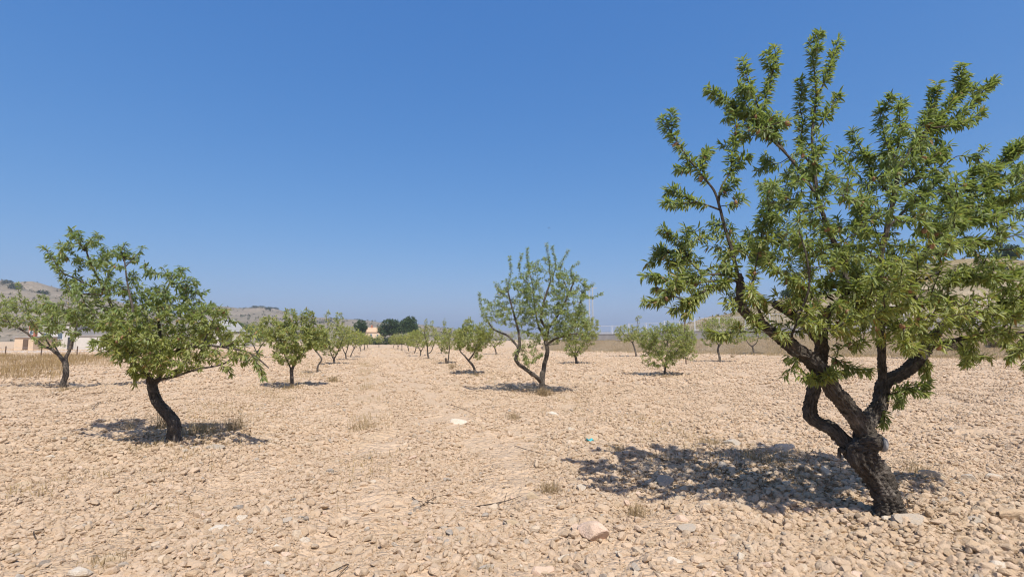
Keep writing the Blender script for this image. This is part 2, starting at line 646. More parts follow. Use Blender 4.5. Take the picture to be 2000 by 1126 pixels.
# ------------------------------------------------------------------ foliage clumps for far trees and shrubs
def leaf_cloud(ells, n, size, cols, seed, zmin=None):
    """small leaf faces through a set of ellipsoids (cx,cy,cz,rx,ry,rz)"""
    g = np.random.default_rng(seed)
    vol = np.array([e[3] * e[4] * e[5] for e in ells]) ** .75
    pick = g.choice(len(ells), n, p=vol / vol.sum())
    E = np.array(ells)[pick]
    d = g.normal(size=(n, 3))
    d /= np.linalg.norm(d, axis=1)[:, None]
    r = g.uniform(.45, 1, n) ** .6
    lump = 1 + .18 * np.sin(d[:, 0] * 5 + pick) * np.sin(d[:, 2] * 6 + pick * 2) + g.normal(0, .05, n)
    P = E[:, :3] + d * (r * lump)[:, None] * E[:, 3:6]
    a = g.normal(size=(n, 3)) + d * .9
    a /= np.linalg.norm(a, axis=1)[:, None]
    b = np.cross(a, g.normal(size=(n, 3)))
    b /= np.linalg.norm(b, axis=1)[:, None]
    s = size * g.uniform(.5, 1.4, n)[:, None]
    V = np.stack([P - b * s * .45, P + b * s * .45 + a * s * .2, P + a * s * 1.1], 1).reshape(-1, 3)
    T = np.arange(3 * n).reshape(-1, 3)
    c = np.array(cols)
    w = g.uniform(0, 1, n)[:, None]
    C = c[0] * (1 - w) + c[1] * w
    C = np.repeat(np.concatenate([C, np.ones((n, 1))], 1), 3, 0)
    return V, T, C


def cloud_mesh(name, *a, **k):
    V, T, C = leaf_cloud(*a, **k)
    return new_mesh(name, V, T, {'col': ('FLOAT_COLOR', C)}, smooth=False)


PINE_COL = ((.03, .055, .025), (.07, .105, .04))


def pine(px, py_top, w_px, d, label, group, seed, z0=0.0, base=None):
    top = pix(px, py_top, d)
    W = w_px / F * d / 2
    base_z = z0 if base is None else base
    H = top[2] - base_z
    t = thing('pine_tree', (top[0], d, base_z), label, 'pine tree', group)
    g = np.random.default_rng(seed)
    el = []
    for i in range(13):
        a = g.uniform(0, 6.28)
        rr = W * g.uniform(.15, .68)
        zz = H * g.uniform(.42, .84)
        k = 1 - .35 * abs(zz / H - .55)
        s = W * g.uniform(.28, .46)
        el.append((math.cos(a) * rr * k, math.sin(a) * rr * k, zz, s, s, s * .62))
    el.append((0, 0, H * .88, W * .4, W * .4, H * .12))
    el.append((0, 0, H * .6, W * .6, W * .6, H * .2))
    link('crown', cloud_mesh('pine_crown', el, 5200, W * .085, PINE_COL, seed), M['needles'], t)
    tb = Tubes()
    P = spline([(0, 0, -.3), (.1, .1, H * .3), (-.1, 0, H * .8)], 5)
    tb.add(P, np.linspace(.28, .1, len(P)), 8, .1, seed)
    for i in range(6):
        e = el[i]
        P = spline([(0, 0, H * (.25 + .05 * i)), (e[0] * .5, e[1] * .5, e[2] * .8), e[:3]], 4)
        tb.add(P, np.linspace(.12, .03, len(P)), 6, .1, seed + i)
    link('trunk', tb.mesh('pine_trunk'), M['bark'], t)
    return t


pine(705, 624, 38, 215, 'dark green pine standing left of the orange roofed house', 'pines around the far house', 31)
pine(768, 623, 56, 212, 'broad dark pine just right of the orange roofed house', 'pines around the far house', 32)
pine(802, 617, 52, 208, 'tallest dark rounded pine farther right beyond the almond rows', 'pines around the far house', 33)


def hill_z(V, x, y):
    P = V.reshape(-1, 3)
    i = np.argmin((P[:, 0] - x) ** 2 + (P[:, 1] - y) ** 2)
    return P[i, 2]


def hill_at(V, px, k):
    j = np.argmin(np.abs(V[0, :, 0] / V[0, :, 1] - (px - 1000) / F / CP))
    i = int(k * 45)
    return V[i, j]


for (px, w, h, k, lab, sd) in ((1978, 46, 3.6, .93, 'dark green pine on the crest of the right hill at the frame edge', 41),
                               (1550, 40, 2.2, .88, 'dark pine on the hill seen between limbs of the large tree', 42)):
    q = hill_at(HR, px, k)
    t = thing('pine_tree', q, lab, 'pine tree', 'pines on the right hill')
    W = w / F * q[1] / 2
    el = [(0, 0, h * .6, W * .8, W * .8, h * .4), (W * .5, 0, h * .5, W * .5, W * .5, h * .4), (-W * .5, .3, h * .45, W * .5, W * .5, h * .38), (0, -W * .4, h * .5, W * .5, W * .5, h * .4)]
    link('crown', cloud_mesh('pine_crown', el, 3000, W * .11, PINE_COL, sd), M['needles'], t)
    tb = Tubes()
    tb.add([(0, 0, -.3), (0, 0, h * .6)], [.16, .08], 7)
    link('trunk', tb.mesh('pine_trunk'), M['bark'], t)

# low scrub covering the hill slopes
def scrub(V, n, size, seed, cols):
    g = np.random.default_rng(seed)
    P = V[3:46].reshape(-1, 3)
    a = P[g.integers(0, len(P), n)] + g.normal(0, 1, (n, 3)) * np.array([size * 3, size * 3, 0])
    q = wav(a[:, 0], a[:, 1], size * 40, 5) + g.normal(0, .4, n)
    a = a[q > 0]
    m = 7
    C0 = np.repeat(a, m, 0) + g.normal(0, .4, (len(a) * m, 3)) * size
    d1, d2 = g.normal(0, .5, C0.shape) * size, g.normal(0, .5, C0.shape) * size
    VV = np.stack([C0 - d1, C0 + d1, C0 + d2 + np.array([0, 0, size * .5])], 1).reshape(-1, 3)
    w = np.repeat(g.uniform(0, 1, (len(C0), 1)), 3, 0)
    CC = np.concatenate([np.array(cols[0]) * w + np.array(cols[1]) * (1 - w), np.ones((len(w), 1))], 1)
    me = new_mesh('scrub', VV, np.arange(len(VV)).reshape(-1, 3), {'col': ('FLOAT_COLOR', CC)}, smooth=False)
    tag(link('scrub', me, M['needles']), kind='stuff')


scrub(HL, 2600, 1.3, 1, ((.10, .10, .06), (.19, .165, .10)))
scrub(HM, 2600, 1.9, 2, ((.09, .10, .055), (.17, .155, .095)))
scrub(HR, 3000, .30, 3, ((.16, .14, .06), (.27, .22, .11)))
# shrubs dotted over the hills
shr = [cloud_mesh('shrub_foliage', [(0, 0, .5, .9, .9, .6), (.5, .2, .45, .6, .6, .5), (-.5, -.1, .4, .6, .5, .45)], 420, .22, ((.04, .055, .028), (.075, .09, .04)), 60 + i) for i in range(2)]
for m_ in shr:
    m_.materials.append(M['needles'])
hs = [(HM, 492, .99, 7), (HM, 505, .99, 9), (HM, 520, .98, 7), (HM, 476, .93, 4), (HM, 481, .85, 5), (HM, 512, .86, 5), (HM, 530, .9, 5), (HM, 540, .82, 6), (HM, 555, .9, 4),
      (HM, 560, .8, 5), (HM, 575, .88, 5), (HM, 600, .97, 6), (HM, 620, .98, 6), (HM, 650, .98, 6), (HM, 667, .97, 5), (HM, 500, .75, 5), (HM, 525, .7, 6), (HM, 700, .98, 8), (HM, 720, .97, 6), (HM, 742, .98, 8),
      (HL, 15, .7, 5), (HL, 40, .8, 4), (HL, 70, .75, 5), (HL, 95, .85, 4), (HL, 118, .8, 5), (HL, 30, .55, 6), (HL, 85, .55, 6)]
for i, (V, px, k, s) in enumerate(hs):
    q = hill_at(V, px, k)
    o = link('hill_shrub', shr[i % 2], None)
    o.location = q - np.array([0, 0, .2])
    o.scale = (s, s, s * .9)
    o.rotation_euler.z = i * 1.3
    where = 'crest' if k > .95 else ('upper slope' if k > .84 else 'lower slope')
    over = 'above the grey roof' if px < 500 else ('above the bushy tree' if px < 560 else ('above the thin young tree' if px < 640 else 'left of the dark pines'))
    tag(o, (f'dark scrub bush on the left hill {where}' if V is HL else f'bush on the far hill {where} {over}'), 'bush',
        'bushes on the left hill' if V is HL else 'bushes on the middle far hill')
for i, (px, k, s) in enumerate([(1790, .98, 1.6), (1812, .99, 1.2), (1770, .7, .9), (1925, .75, 1.1), (1955, .6, 1.2), (1900, .5, 1.0), (1985, .55, 1.3), (1830, .62, 1.0), (1700, .8, 1.0), (1600, .75, 1.1), (1480, .85, .8)]):
    q = hill_at(HR, px, k)
    o = link('hill_shrub', shr[i % 2], None)
    o.location = q - np.array([0, 0, .15])
    o.scale = (s, s, s * .8)
    where = 'crest' if k > .9 else ('upper terraces' if k > .65 else 'lower terraces')
    tag(o, f'olive bush on the right hill {where}', 'bush', 'bushes on the right hill')

# green bush beside the grey roofed shed, dark hedge at the end of the field
q = pix(478, 640, 118)
t = tag(link('green_bush', cloud_mesh('bush_foliage', [(0, 0, 2.6, 2.6, 2, 1.6), (2.0, 0, 1.9, 2.4, 2, 1.5), (-1.8, 0, 2.9, 2, 2, 1.5), (3.6, 0, 1.2, 1.6, 1.6, 1.2)], 2600, .28, ((.035, .075, .02), (.075, .13, .03)), 71), M['needles'], None, (q[0], q[1], 1.0)),
        'bright green bush behind the grey slatted roof', 'bush')
for i, (px, w, h) in enumerate([(705, 12, 2.6), (727, 13, 2.2), (747, 12, 2.3), (768, 12, 2.6), (790, 12, 2.8)]):
    q = pix(px, 666, 150)
    t = tag(link('dark_bush', cloud_mesh('bush_foliage', [(0, 0, h * .5, 2.6, 2, h * .5), (1.5, 0, h * .4, 1.6, 1.6, h * .4), (-1.5, .3, h * .42, 1.6, 1.6, h * .4)], 900, .3, ((.03, .05, .025), (.06, .09, .035)), 80 + i), M['needles'], None, (q[0], q[1], -.1)),
            ['first', 'second', 'third', 'fourth', 'fifth'][i] + ' from the left of the dark bushes closing the track', 'bush', 'dark bushes at the far end of the field')


# ------------------------------------------------------------------ buildings
def gable(name, w, dp, h, rise):
    """roof prism with overhang, origin centre of the eaves plane"""
    o = .35
    x, y = w / 2 + o, dp / 2 + o
    th = .18
    V = [(-x, -y, 0), (x, -y, 0), (x, y, 0), (-x, y, 0), (-x, 0, rise), (x, 0, rise),
         (-x, -y, -th), (x, -y, -th), (x, y, -th), (-x, y, -th)]
    return new_mesh(name, np.array(V), [np.array([(0, 1, 5, 4), (2, 3, 4, 5), (6, 7, 1, 0), (7, 8, 2, 1), (8, 9, 3, 2), (9, 6, 0, 3), (9, 8, 7, 6)]), np.array([(3, 0, 4), (1, 2, 5)])], smooth=False)


def window(parent, x, y, z, w, h, name='window'):
    f = 0.07
    fr = link(name, boxes_mesh(name, [(x, y, z + h / 2 - f / 2, w, .12, f), (x, y, z - h / 2 + f / 2, w, .12, f), (x - w / 2 + f / 2, y, z, f, .12, h - 2 * f), (x + w / 2 - f / 2, y, z, f, .12, h - 2 * f)]), M['whitemetal'], parent)
    link('pane', boxes_mesh('pane', [(x, y + .03, z, w - 2 * f, .04, h - 2 * f)]), M['glass'], fr)
    return fr


# orange roofed house far down the middle track
c = pix(732, 661, 250)
t = thing('farmhouse', (c[0], 250, 0), 'small farmhouse with orange tiled roof between dark pines', 'house')
W_, top, eav = 8.2, pix(732, 639, 250)[2], pix(732, 648, 250)[2]
link('wall', boxes_mesh('wall', [(0, 0, (eav - .3) / 2, W_ - .6, 7, eav - .3)]), M['beige_wall'], t)
r_ = link('roof', gable('roof', W_ - .7, 7, eav, top - eav), M['tile'], t, (0, 0, eav))
link('chimney', boxes_mesh('chimney', [(-1.6, 0, top - eav + .3, .8, .8, 1.6)]), M['red_wall'], r_)
window(t, -.9, -3.53, eav - 1.7, 1.0, 1.6)
window(t, 2.2, -3.53, eav - 1.7, .9, 1.2)
link('side_wing', boxes_mesh('side_wing', [(-1.0, -5.6, 1.05, 14, 3, 2.1)]), M['white_wall'], t)
c2 = pix(790, 661, 246)
t = thing('low_shed', (c2[0] - 1, 246, 0), 'low pale shed with a tan roof under the broad dark pine', 'shed')
link('wall', boxes_mesh('wall', [(0, 0, 1.0, 8, 4, 2.0)]), M['beige_wall'], t)
link('roof', gable('roof', 8, 4, 2, .7), M['tile'], t, (0, 0, 2.1))

# long grey slatted roof behind the left tree
d = 112
a0, a1 = pix(378, 648, d), pix(482, 648, d)
b0, b1 = pix(392, 624, d + 5), pix(458, 624, d + 5)
t = thing('grey_shed', ((a0[0] + a1[0]) / 2, d, 0), 'shed with a sloping grey slatted roof behind the left tree', 'shed')
org = np.array([(a0[0] + a1[0]) / 2, d, 0])
n_s = 6
for i in range(n_s):
    k0, k1 = i / n_s, (i + 1) / n_s + .015
    A, B = a0 + (b0 - a0) * k0, a1 + (b1 - a1) * k0
    Cc, D = a1 + (b1 - a1) * k1, a0 + (b0 - a0) * k1
    up = np.array([0, -.03, .12])
    V = [A - org + up, B - org + up, Cc - org, D - org]
    V += [v - np.array([0, -.02, .08]) for v in V]
    link('roof_sheet', new_mesh('roof_sheet', np.array(V), np.array([(0, 1, 2, 3), (7, 6, 5, 4), (0, 4, 5, 1), (1, 5, 6, 2), (2, 6, 7, 3), (3, 7, 4, 0)]), smooth=False), M['sheet'], t)
hw = a0[2]
Lx = a1[0] - a0[0]
link('wall', boxes_mesh('wall', [(0, 2.6, hw / 2 - .1, Lx - .8, 4.6, hw - .2)]), M['white_wall'], t)
link('door', boxes_mesh('door', [(1.2, .26, 1.1, 2.6, .1, 2.1)]), M['dark'], t)
window(t, -2.6, .27, 1.6, 1.4, .8)

# white and ochre buildings on the far left
d = 74


def bx(px0, px1, py0, py1, d):
    p, q = pix(px0, py1, d), pix(px1, py0, d)
    return p[0], q[0], max(0, p[2]), q[2]


def block(name, px0, px1, py_top, d, depth, mat, label, cat='building'):
    x0, x1, _, z1 = bx(px0, px1, py_top, 690, d)
    t = thing(name, ((x0 + x1) / 2, d + depth / 2, 0), label, cat)
    link('wall', boxes_mesh('wall', [(0, 0, z1 / 2 - .1, x1 - x0, depth, z1 + .2)]), mat, t)
    link('roof', boxes_mesh('roof', [(0, 0, z1 + .09, x1 - x0 + .3, depth + .3, .16)]), M['conc'], t)
    return t, x1 - x0, z1, depth


t, w, h, dp = block('white_house', 70, 150, 634, 80, 8, M['white_wall'], 'plain white house seen through the forked leftmost tree', 'house')
window(t, -1.6, -dp / 2 - .04, h * .55, 1.0, .9)
window(t, .6, -dp / 2 - .04, h * .55, .9, 1.1)
link('door', boxes_mesh('door', [(2.3, -dp / 2 - .05, .95, .9, .1, 1.9)]), M['dark'], t)
t, w, h, dp = block('white_cabin', 146, 226, 656, 78, 5, M['white_wall'], 'long low white cabin between the two left trees', 'cabin')
window(t, .2, -dp / 2 - .04, h * .55, .9, .8)
window(t, 2.3, -dp / 2 - .04, h * .55, .8, .8)
t, w, h, dp = block('terracotta_tower', 52, 70, 628, 84, 4, M['red_wall'], 'narrow terracotta block beside the white house', 'building')
window(t, 0, -dp / 2 - .04, h * .6, .6, .7)
t, w, h, dp = block('ochre_hut', 26, 66, 659, 76, 4, M['beige_wall'], 'low ochre hut at the foot of the terracotta block', 'hut')
link('door', boxes_mesh('door', [(.3, -dp / 2 - .05, .8, .7, .1, 1.6)]), M['rust'], t)
# wire fence along the road
fx = [gpt(p_, 695) for p_ in (-60, 10, 80, 150, 196, 260)]
t = thing('wire_fence', (fx[0][0], fx[0][1], 0), 'thin wire fence along the gravel road behind the left trees', 'fence')
for p_ in fx:
    link('post', boxes_mesh('post', [(p_[0] - fx[0][0], p_[1] - fx[0][1], .45, .07, .07, 1.0)]), M['rust'], t)
for z in (.45, .8):
    tb = Tubes()
    tb.add(np.array([(p_[0] - fx[0][0], p_[1] - fx[0][1], z) for p_ in fx]), np.full(len(fx), .012), 5)
    link('wire', tb.mesh('wire'), M['greymetal'], t)

# concrete boundary wall with white railing at the right
wpx = [1100, 1165, 1230, 1300, 1360, 1460, 1560, 1700, 1850, 2000, 2150, 2400]
WP = [bank_pt(p_, 1.12) for p_ in wpx]
t = thing('boundary_wall', WP[0], 'low grey concrete wall on the bank at the right end of the field', 'wall')
tf = thing('white_fence', WP[0] + np.array([0, 0, .01]), 'white metal railing standing on the grey boundary wall', 'fence')
for i in range(len(WP) - 1):
    a, b = WP[i], WP[i + 1]
    v = b - a
    L = math.hypot(v[0], v[1])
    ang = math.atan2(v[1], v[0])
    mid = (a + b) / 2 - WP[0]
    hh = float(np.interp(wpx[i], [1165, 1360, 1700], [.95, 1.2, 1.3]))
    fh = float(np.interp(wpx[i], [1165, 1360, 1700], [1.35, 1.8, 1.9]))
    z0 = min(a[2], b[2]) - WP[0][2]
    link('wall_section', boxes_mesh('wall_section', [(mid[0], mid[1], z0 + hh / 2 - .2, L + .1, .25, hh + .4, ang), (mid[0], mid[1], z0 + hh + .04, L + .16, .32, .08, ang)]), M['conc'], t)
    zt = z0 + hh + .08
    n_p = max(2, int(L / 2.5))
    for k in range(n_p):
        q = a - WP[0] + v * (k / n_p)
        link('post', boxes_mesh('post', [(q[0], q[1], zt + fh / 2, .09, .09, fh, ang)]), M['whitemetal'], tf)
    link('rail', boxes_mesh('rail', [(mid[0], mid[1], zt + fh - .06, L, .04, .05, ang), (mid[0], mid[1], zt + .12, L, .04, .05, ang)]), M['whitemetal'], tf)
    bars = []
    n_b = int(L / .28)
    for k in range(n_b):
        q = a - WP[0] + v * ((k + .5) / n_b)
        bars.append((q[0], q[1], zt + fh / 2 + .03, .013, .013, fh - .24, ang))
    tag(link('bars', boxes_mesh('bars', bars), M['whitemetal'], tf), kind='stuff')

# slim lattice mast behind the middle tree
q = pix(1155, 640, 130)
t = thing('lattice_mast', (q[0], 130, .5), 'slim grey lattice mast rising behind the middle tree', 'mast')
zt = pix(1155, 560, 130)[2]
for s in (-.55, .55):
    link('leg', boxes_mesh('leg', [(s * .8, 0, (zt - .5) / 2, .22, .22, zt - .5)]), M['greymetal'], t)
tb = Tubes()
for k in range(14):
    z = k * (zt - 1) / 14
    sgn = 1 if k % 2 else -1
    tb.add([(-.44 * sgn, 0, z), (.44 * sgn, 0, z + (zt - 1) / 14)], [.04, .04], 4)
link('bracing', tb.mesh('bracing'), M['greymetal'], t)
link('crossarm', boxes_mesh('crossarm', [(0, 0, zt - .8, 3.0, .15, .15)]), M['greymetal'], t)

# ------------------------------------------------------------------ almond trees
LEAF_HI = (np.array([(0, 0, 0), (0, .25, -.02), (0, .55, -.03), (0, .82, -.05), (0, 1, -.10),
                     (-.40, .22, .06), (-.5, .52, .05), (-.30, .80, .0), (.40, .22, .06), (.5, .52, .05), (.30, .80, .0)]),
           np.array([(0, 1, 5), (0, 8, 1), (5, 1, 2), (5, 2, 6), (1, 8, 9), (1, 9, 2), (6, 2, 3), (6, 3, 7), (2, 9, 10), (2, 10, 3), (7, 3, 4), (3, 10, 4)])[:, ::-1])
LEAF_MID = (np.array([(0, 0, 0), (-.5, .5, .06), (0, .5, -.03), (.5, .5, .06), (0, 1, -.08)]), np.array([(0, 1, 2), (0, 2, 3), (1, 4, 2), (2, 4, 3)]))
LEAF_LO = (np.array([(0, 0, 0), (-.5, .5, .05), (.5, .5, .05), (0, 1, -.08)]), np.array([(0, 2, 1), (1, 2, 3)]))
for _L in (LEAF_MID,):
    pass


def nrm(a):
    return a / (np.linalg.norm(a, axis=-1, keepdims=True) + 1e-9)


def sample_path(P, step, t0, g):
    seg = np.linalg.norm(np.diff(P, axis=0), axis=1)
    L = np.concatenate([[0], np.cumsum(seg)])
    n = max(1, int(L[-1] * (1 - t0) / step))
    s = L[-1] * (t0 + (1 - t0) * np.sort(g.uniform(0, 1, n)))
    X = np.stack([np.interp(s, L, P[:, i]) for i in range(3)], 1)
    e = 1e-3 + L[-1] * .03
    Y = np.stack([np.interp(np.minimum(s + e, L[-1]), L, P[:, i]) - np.interp(np.maximum(s - e, 0), L, P[:, i]) for i in range(3)], 1)
    return X, nrm(Y), s / (L[-1] + 1e-9)


def make_leaves(paths, g, size, per=2, droop=.55, yellow=lambda X: np.zeros(len(X)), tip_tuft=True):
    """paths: list of (P, t0). Returns dict of per-leaf arrays"""
    XS, TS = [], []
    for P, t0, step in paths:
        X, T, _ = sample_path(P, step, t0, g)
        X = np.repeat(X, per, 0)
        T = np.repeat(T, per, 0)
        XS.append(X)
        TS.append(T)
        if tip_tuft:
            k = 4
            XS.append(np.repeat(P[-1:], k, 0))
            TS.append(np.repeat(nrm(P[-1:] - P[-2:-1]), k, 0))
    X, T = np.vstack(XS), np.vstack(TS)
    n = len(X)
    rad = g.normal(size=(n, 3))
    rad -= T * np.sum(rad * T, 1, keepdims=True)
    rad = nrm(rad)
    dr = np.array([0, 0, -1.0]) * (droop * g.uniform(.3, 1.5, (n, 1)))
    D = nrm(T * g.uniform(.25, .9, (n, 1)) + rad * g.uniform(.5, 1.1, (n, 1)) + dr + g.normal(0, .18, (n, 3)))
    up = np.array([0, 0, 1.0]) + g.normal(0, .55, (n, 3)) + np.array(SDIR) * .3
    N = nrm(up - D * np.sum(up * D, 1, keepdims=True))
    S = np.cross(D, N)
    Ln = size * g.uniform(.62, 1.15, n)
    X = X + rad * .006 + g.normal(0, .006, (n, 3))
    y = np.clip(yellow(X) + g.normal(0, .26, n), 0, 1)[:, None]
    green = np.array([.135, .205, .068]) * g.uniform(.55, 1.45, (n, 1)) + np.array([.012, .004, .008]) * g.normal(0, 1, (n, 1))
    yel = np.array([.33, .335, .07]) * g.uniform(.8, 1.15, (n, 1))
    C = green * (1 - y) + yel * y
    dead = g.uniform(0, 1, n) < (.008 + .055 * y[:, 0])
    C[dead] = np.array([.32, .17, .06]) * g.uniform(.6, 1.2, (dead.sum(), 1))
    C = np.clip(C, .01, 1)
    return dict(X=X, D=D, N=N, S=S, L=Ln, W=Ln * g.uniform(.17, .25, n), C=C)


def leaf_mesh(name, lv, idx, tmpl, origin):
    tv, tf = tmpl
    X, D, N, S = (lv[k][idx] for k in 'XDNS')
    L, W = lv['L'][idx], lv['W'][idx]
    n = len(X)
    V = (X[:, None] - np.asarray(origin) + S[:, None] * (tv[None, :, 0:1] * W[:, None, None]) + D[:, None] * (tv[None, :, 1:2] * L[:, None, None])
         + N[:, None] * (tv[None, :, 2:3] * L[:, None, None]))
    Fc = tf[None] + (np.arange(n) * len(tv))[:, None, None]
    C = np.repeat(np.concatenate([lv['C'][idx], np.ones((n, 1))], 1), len(tv), 0)
    return new_mesh(name, V.reshape(-1, 3), Fc.reshape(-1, 3), {'col': ('FLOAT_COLOR', C)}, smooth=True)


def grow_fill(skel, tips, g, lift=.12, wob=.1, per=7):
    """connect each tip to the skeleton (list of points), nearest tips first; returns list of branch curves"""
    S = [np.asarray(s) for s in skel]
    SP_ = np.vstack(S)
    todo = list(range(len(tips)))
    tips = np.asarray(tips)
    dd = np.min(np.linalg.norm(tips[:, None] - SP_[None], axis=2), axis=1)
    out = []
    for i in np.argsort(dd):
        tp = tips[i]
        v = tp[None] - SP_
        dist = np.linalg.norm(v, axis=1)
        cost = dist + np.maximum(0, -v[:, 2]) * 1.2 + np.maximum(0, .08 - dist) * 20
        j = np.argmin(cost)
        p0 = SP_[j]
        L = np.linalg.norm(tp - p0)
        mid = (p0 + tp) / 2 + np.array([0, 0, -lift * L * .4]) + g.normal(0, wob * L, 3)
        mid2 = p0 + (tp - p0) * .8 + np.array([0, 0, lift * L * -.1]) + g.normal(0, wob * L * .6, 3)
        P = spline([p0, mid, mid2, tp], max(3, per // 2))
        out.append(P)
        SP_ = np.vstack([SP_, P[1:]])
    return out


def px_path(pts, d0):
    return np.array([pix(p[0], p[1], d0 + (p[2] if len(p) > 2 else 0)) for p in pts])


def ell_tips(ells, d0, g, tipk=1.0):
    T = []
    for (cx, cy, rx, ry, dd, rd, n) in ells:
        n = max(2, int(n * tipk))
        c = pix(cx, cy, d0 + dd)
        k = (d0 + dd) / F
        v = g.normal(size=(n, 3))
        v = nrm(v) * g.uniform(.35, 1, (n, 1)) ** .5
        T.append(c + v * np.array([rx * k, rd, ry * k]))
    return np.vstack(T) if T else np.zeros((0, 3))


def almond_tree(name, base, label, group, limbs, shoots=(), ells=(), leaf=.1, step=.03, per=2, seed=1, res='mid', yellow=None, n_single=0,
                almonds=0, droop=.5, sstep=None, tipk=1.0, rk=1.0, lw=1.0, cm=1.0, twig_r=.006, cat='almond tree', barkrough=.12, leaf_t0=.3, spurs=0, spur_len=.2, extra=None):
    g = np.random.default_rng(seed)
    gp = gpt(*base)
    d0 = gp[1]
    t = thing(name, gp, label, cat, group)
    k = d0 / F
    skel = []
    hi = res == 'hi'
    for i, L in enumerate(limbs):
        pts, r0, r1 = L[0], L[1] * k * rk, L[2] * k * rk
        P = px_path(pts, d0)
        if i == 0:
            P[0] = gp + np.array([0, 0, -.06])
        Q = spline(P, 34 if hi else 6)
        n = len(Q)
        s = np.linspace(0, 1, n)
        if len(L) > 4 and L[4]:
            R = np.interp(s, np.linspace(0, 1, len(L[4])), np.array(L[4]) * k * rk)
        else:
            R = r0 + (r1 - r0) * s
        if i == 0:
            R = R * (1 + (.55 if hi else .35) * np.exp(-s * 15))
        tb = Tubes()
        tb.add(Q, R, 44 if hi else 10, barkrough, seed * 10 + i)
        nm = 'trunk' if i == 0 else 'limb'
        o = link(nm, tb.mesh(nm, gp), M['bark'], t)
        if len(L) > 3 and L[3]:
            o['label'] = L[3]
        if i > 0 or len(limbs) == 1:
            skel.append(Q[n // 4:])
    leafy = []
    for Sx in shoots:
        P = spline(px_path(Sx[0], d0), 6)
        if n_single > 250:
            P = P[:-2]
        r0, t0 = Sx[1] * k * .62, Sx[2]
        tb = Tubes()
        tb.add(P, np.linspace(r0, .0022 if hi else .004, len(P)), 8 if hi else 5, .06, seed + len(leafy))
        link('branch', tb.mesh('branch', gp), M['bark'] if r0 > .012 else M['twig'], t)
        skel.append(P[1:])
        leafy.append((P, t0, sstep or step))
    tips = ell_tips(ells, d0, g, tipk)
    tw = Tubes()
    if len(tips):
        for P in grow_fill(skel, tips, g):
            L = np.linalg.norm(P[-1] - P[0])
            r0 = min(twig_r * 2.2, twig_r * (.5 + 1.2 * L))
            tw.add(P, np.linspace(r0, .0018 if hi else .003, len(P)), 5, 0)
            leafy.append((P, leaf_t0, step))
    if spurs:
        base_l = list(leafy)
        for P, t0, st_ in base_l:
            Lp = np.sum(np.linalg.norm(np.diff(P, axis=0), axis=1))
            ns = g.poisson(spurs * Lp)
            if ns == 0:
                continue
            X, T, _ = sample_path(P, Lp / ns * .999, max(t0 * .6, .1), g)
            for x, tt in zip(X, T):
                v = nrm(tt * .7 + g.normal(0, .6, 3) + np.array([0, 0, .08]))
                ll = spur_len * g.uniform(.3, 1.15)
                Q = np.array([x, x + v * ll * .5, x + v * ll + np.array([0, 0, .1 * ll])])
                tw.add(Q, [.004, .003, .0018], 4, 0)
                leafy.append((Q, .15, st_ * .8))
    if tw.n:
        tag(link('twigs', tw.mesh('twigs', gp), M['twig'], t), kind='stuff')
    yl = yellow if yellow is not None else (lambda X: np.full(len(X), .25))
    lv = make_leaves(leafy, g, leaf, per, droop, yl)
    lv['W'] *= lw
    if not hi:
        lv['C'] = np.clip(lv['C'] * np.array([1.2, 1.15, 1.25]) * cm, 0, .6)
    n = len(lv['X'])
    idx = np.arange(n)
    if n_single:
        camp = np.array([0, 0, EYE])
        dd = np.linalg.norm(lv['X'] - camp, axis=1)
        u = lv['X'][:, 0] / lv['X'][:, 1]
        facing = np.abs(np.sum(lv['D'] * nrm(lv['X'] - camp), 1))
        score = lv['L'] / dd * np.sqrt(1 - facing ** 2) - (np.abs(u) > .98) * 9
        sel = np.argsort(-score)[:n_single]
        idx = np.setdiff1d(idx, sel)
        tv, tf = LEAF_HI
        lm = []
        for v in range(4):
            V = tv.copy()
            V[:, 2] -= .05 * v * V[:, 1] ** 2
            V[:, 0] *= .23
            m = new_mesh('leaf', V, tf, smooth=True)
            m.materials.append(M['leaf1'])
            lm.append(m)
        for q, i in enumerate(sel):
            o = bpy.data.objects.new('leaf', lm[q % 4])
            COL.objects.link(o)
            o.parent = t
            mt = Matrix.Identity(4)
            for r in range(3):
                mt[r][0] = lv['S'][i, r] * lv['L'][i] * (lv['W'][i] / lv['L'][i] / .23)
                mt[r][1] = lv['D'][i, r] * lv['L'][i]
                mt[r][2] = lv['N'][i, r] * lv['L'][i]
                mt[r][3] = lv['X'][i, r] - gp[r]
            o.matrix_local = mt
    tm = {'hi': LEAF_HI, 'mid': LEAF_MID, 'lo': LEAF_LO}[res]
    tag(link('foliage', leaf_mesh('foliage', lv, idx, tm, gp), M['leaf'], t), kind='stuff')
    if almonds:
        am = almond_mesh()
        camp = np.array([0, 0, EYE])
        order = np.argsort(np.linalg.norm(lv['X'] - camp, axis=1))[: n // 2]
        for i in g.choice(order, almonds, replace=False):
            o = bpy.data.objects.new('almond', am)
            COL.objects.link(o)
            o.parent = t
            o.location = lv['X'][i] - gp + np.array([0, 0, -.02])
            s = g.uniform(1.0, 1.45)
            o.scale = (s, s, s)
            o.rotation_euler = g.uniform(-1, 1, 3) * np.array([.9, .9, 3])
    if extra:
        extra(t, gp, d0)
    return t


_am = []


def ico(sub):
    import bmesh
    bm = bmesh.new()
    bmesh.ops.create_icosphere(bm, subdivisions=sub, radius=1)
    V = np.array([v.co[:] for v in bm.verts])
    T = np.array([[v.index for v in f.verts] for f in bm.faces])
    bm.free()
    return V, T


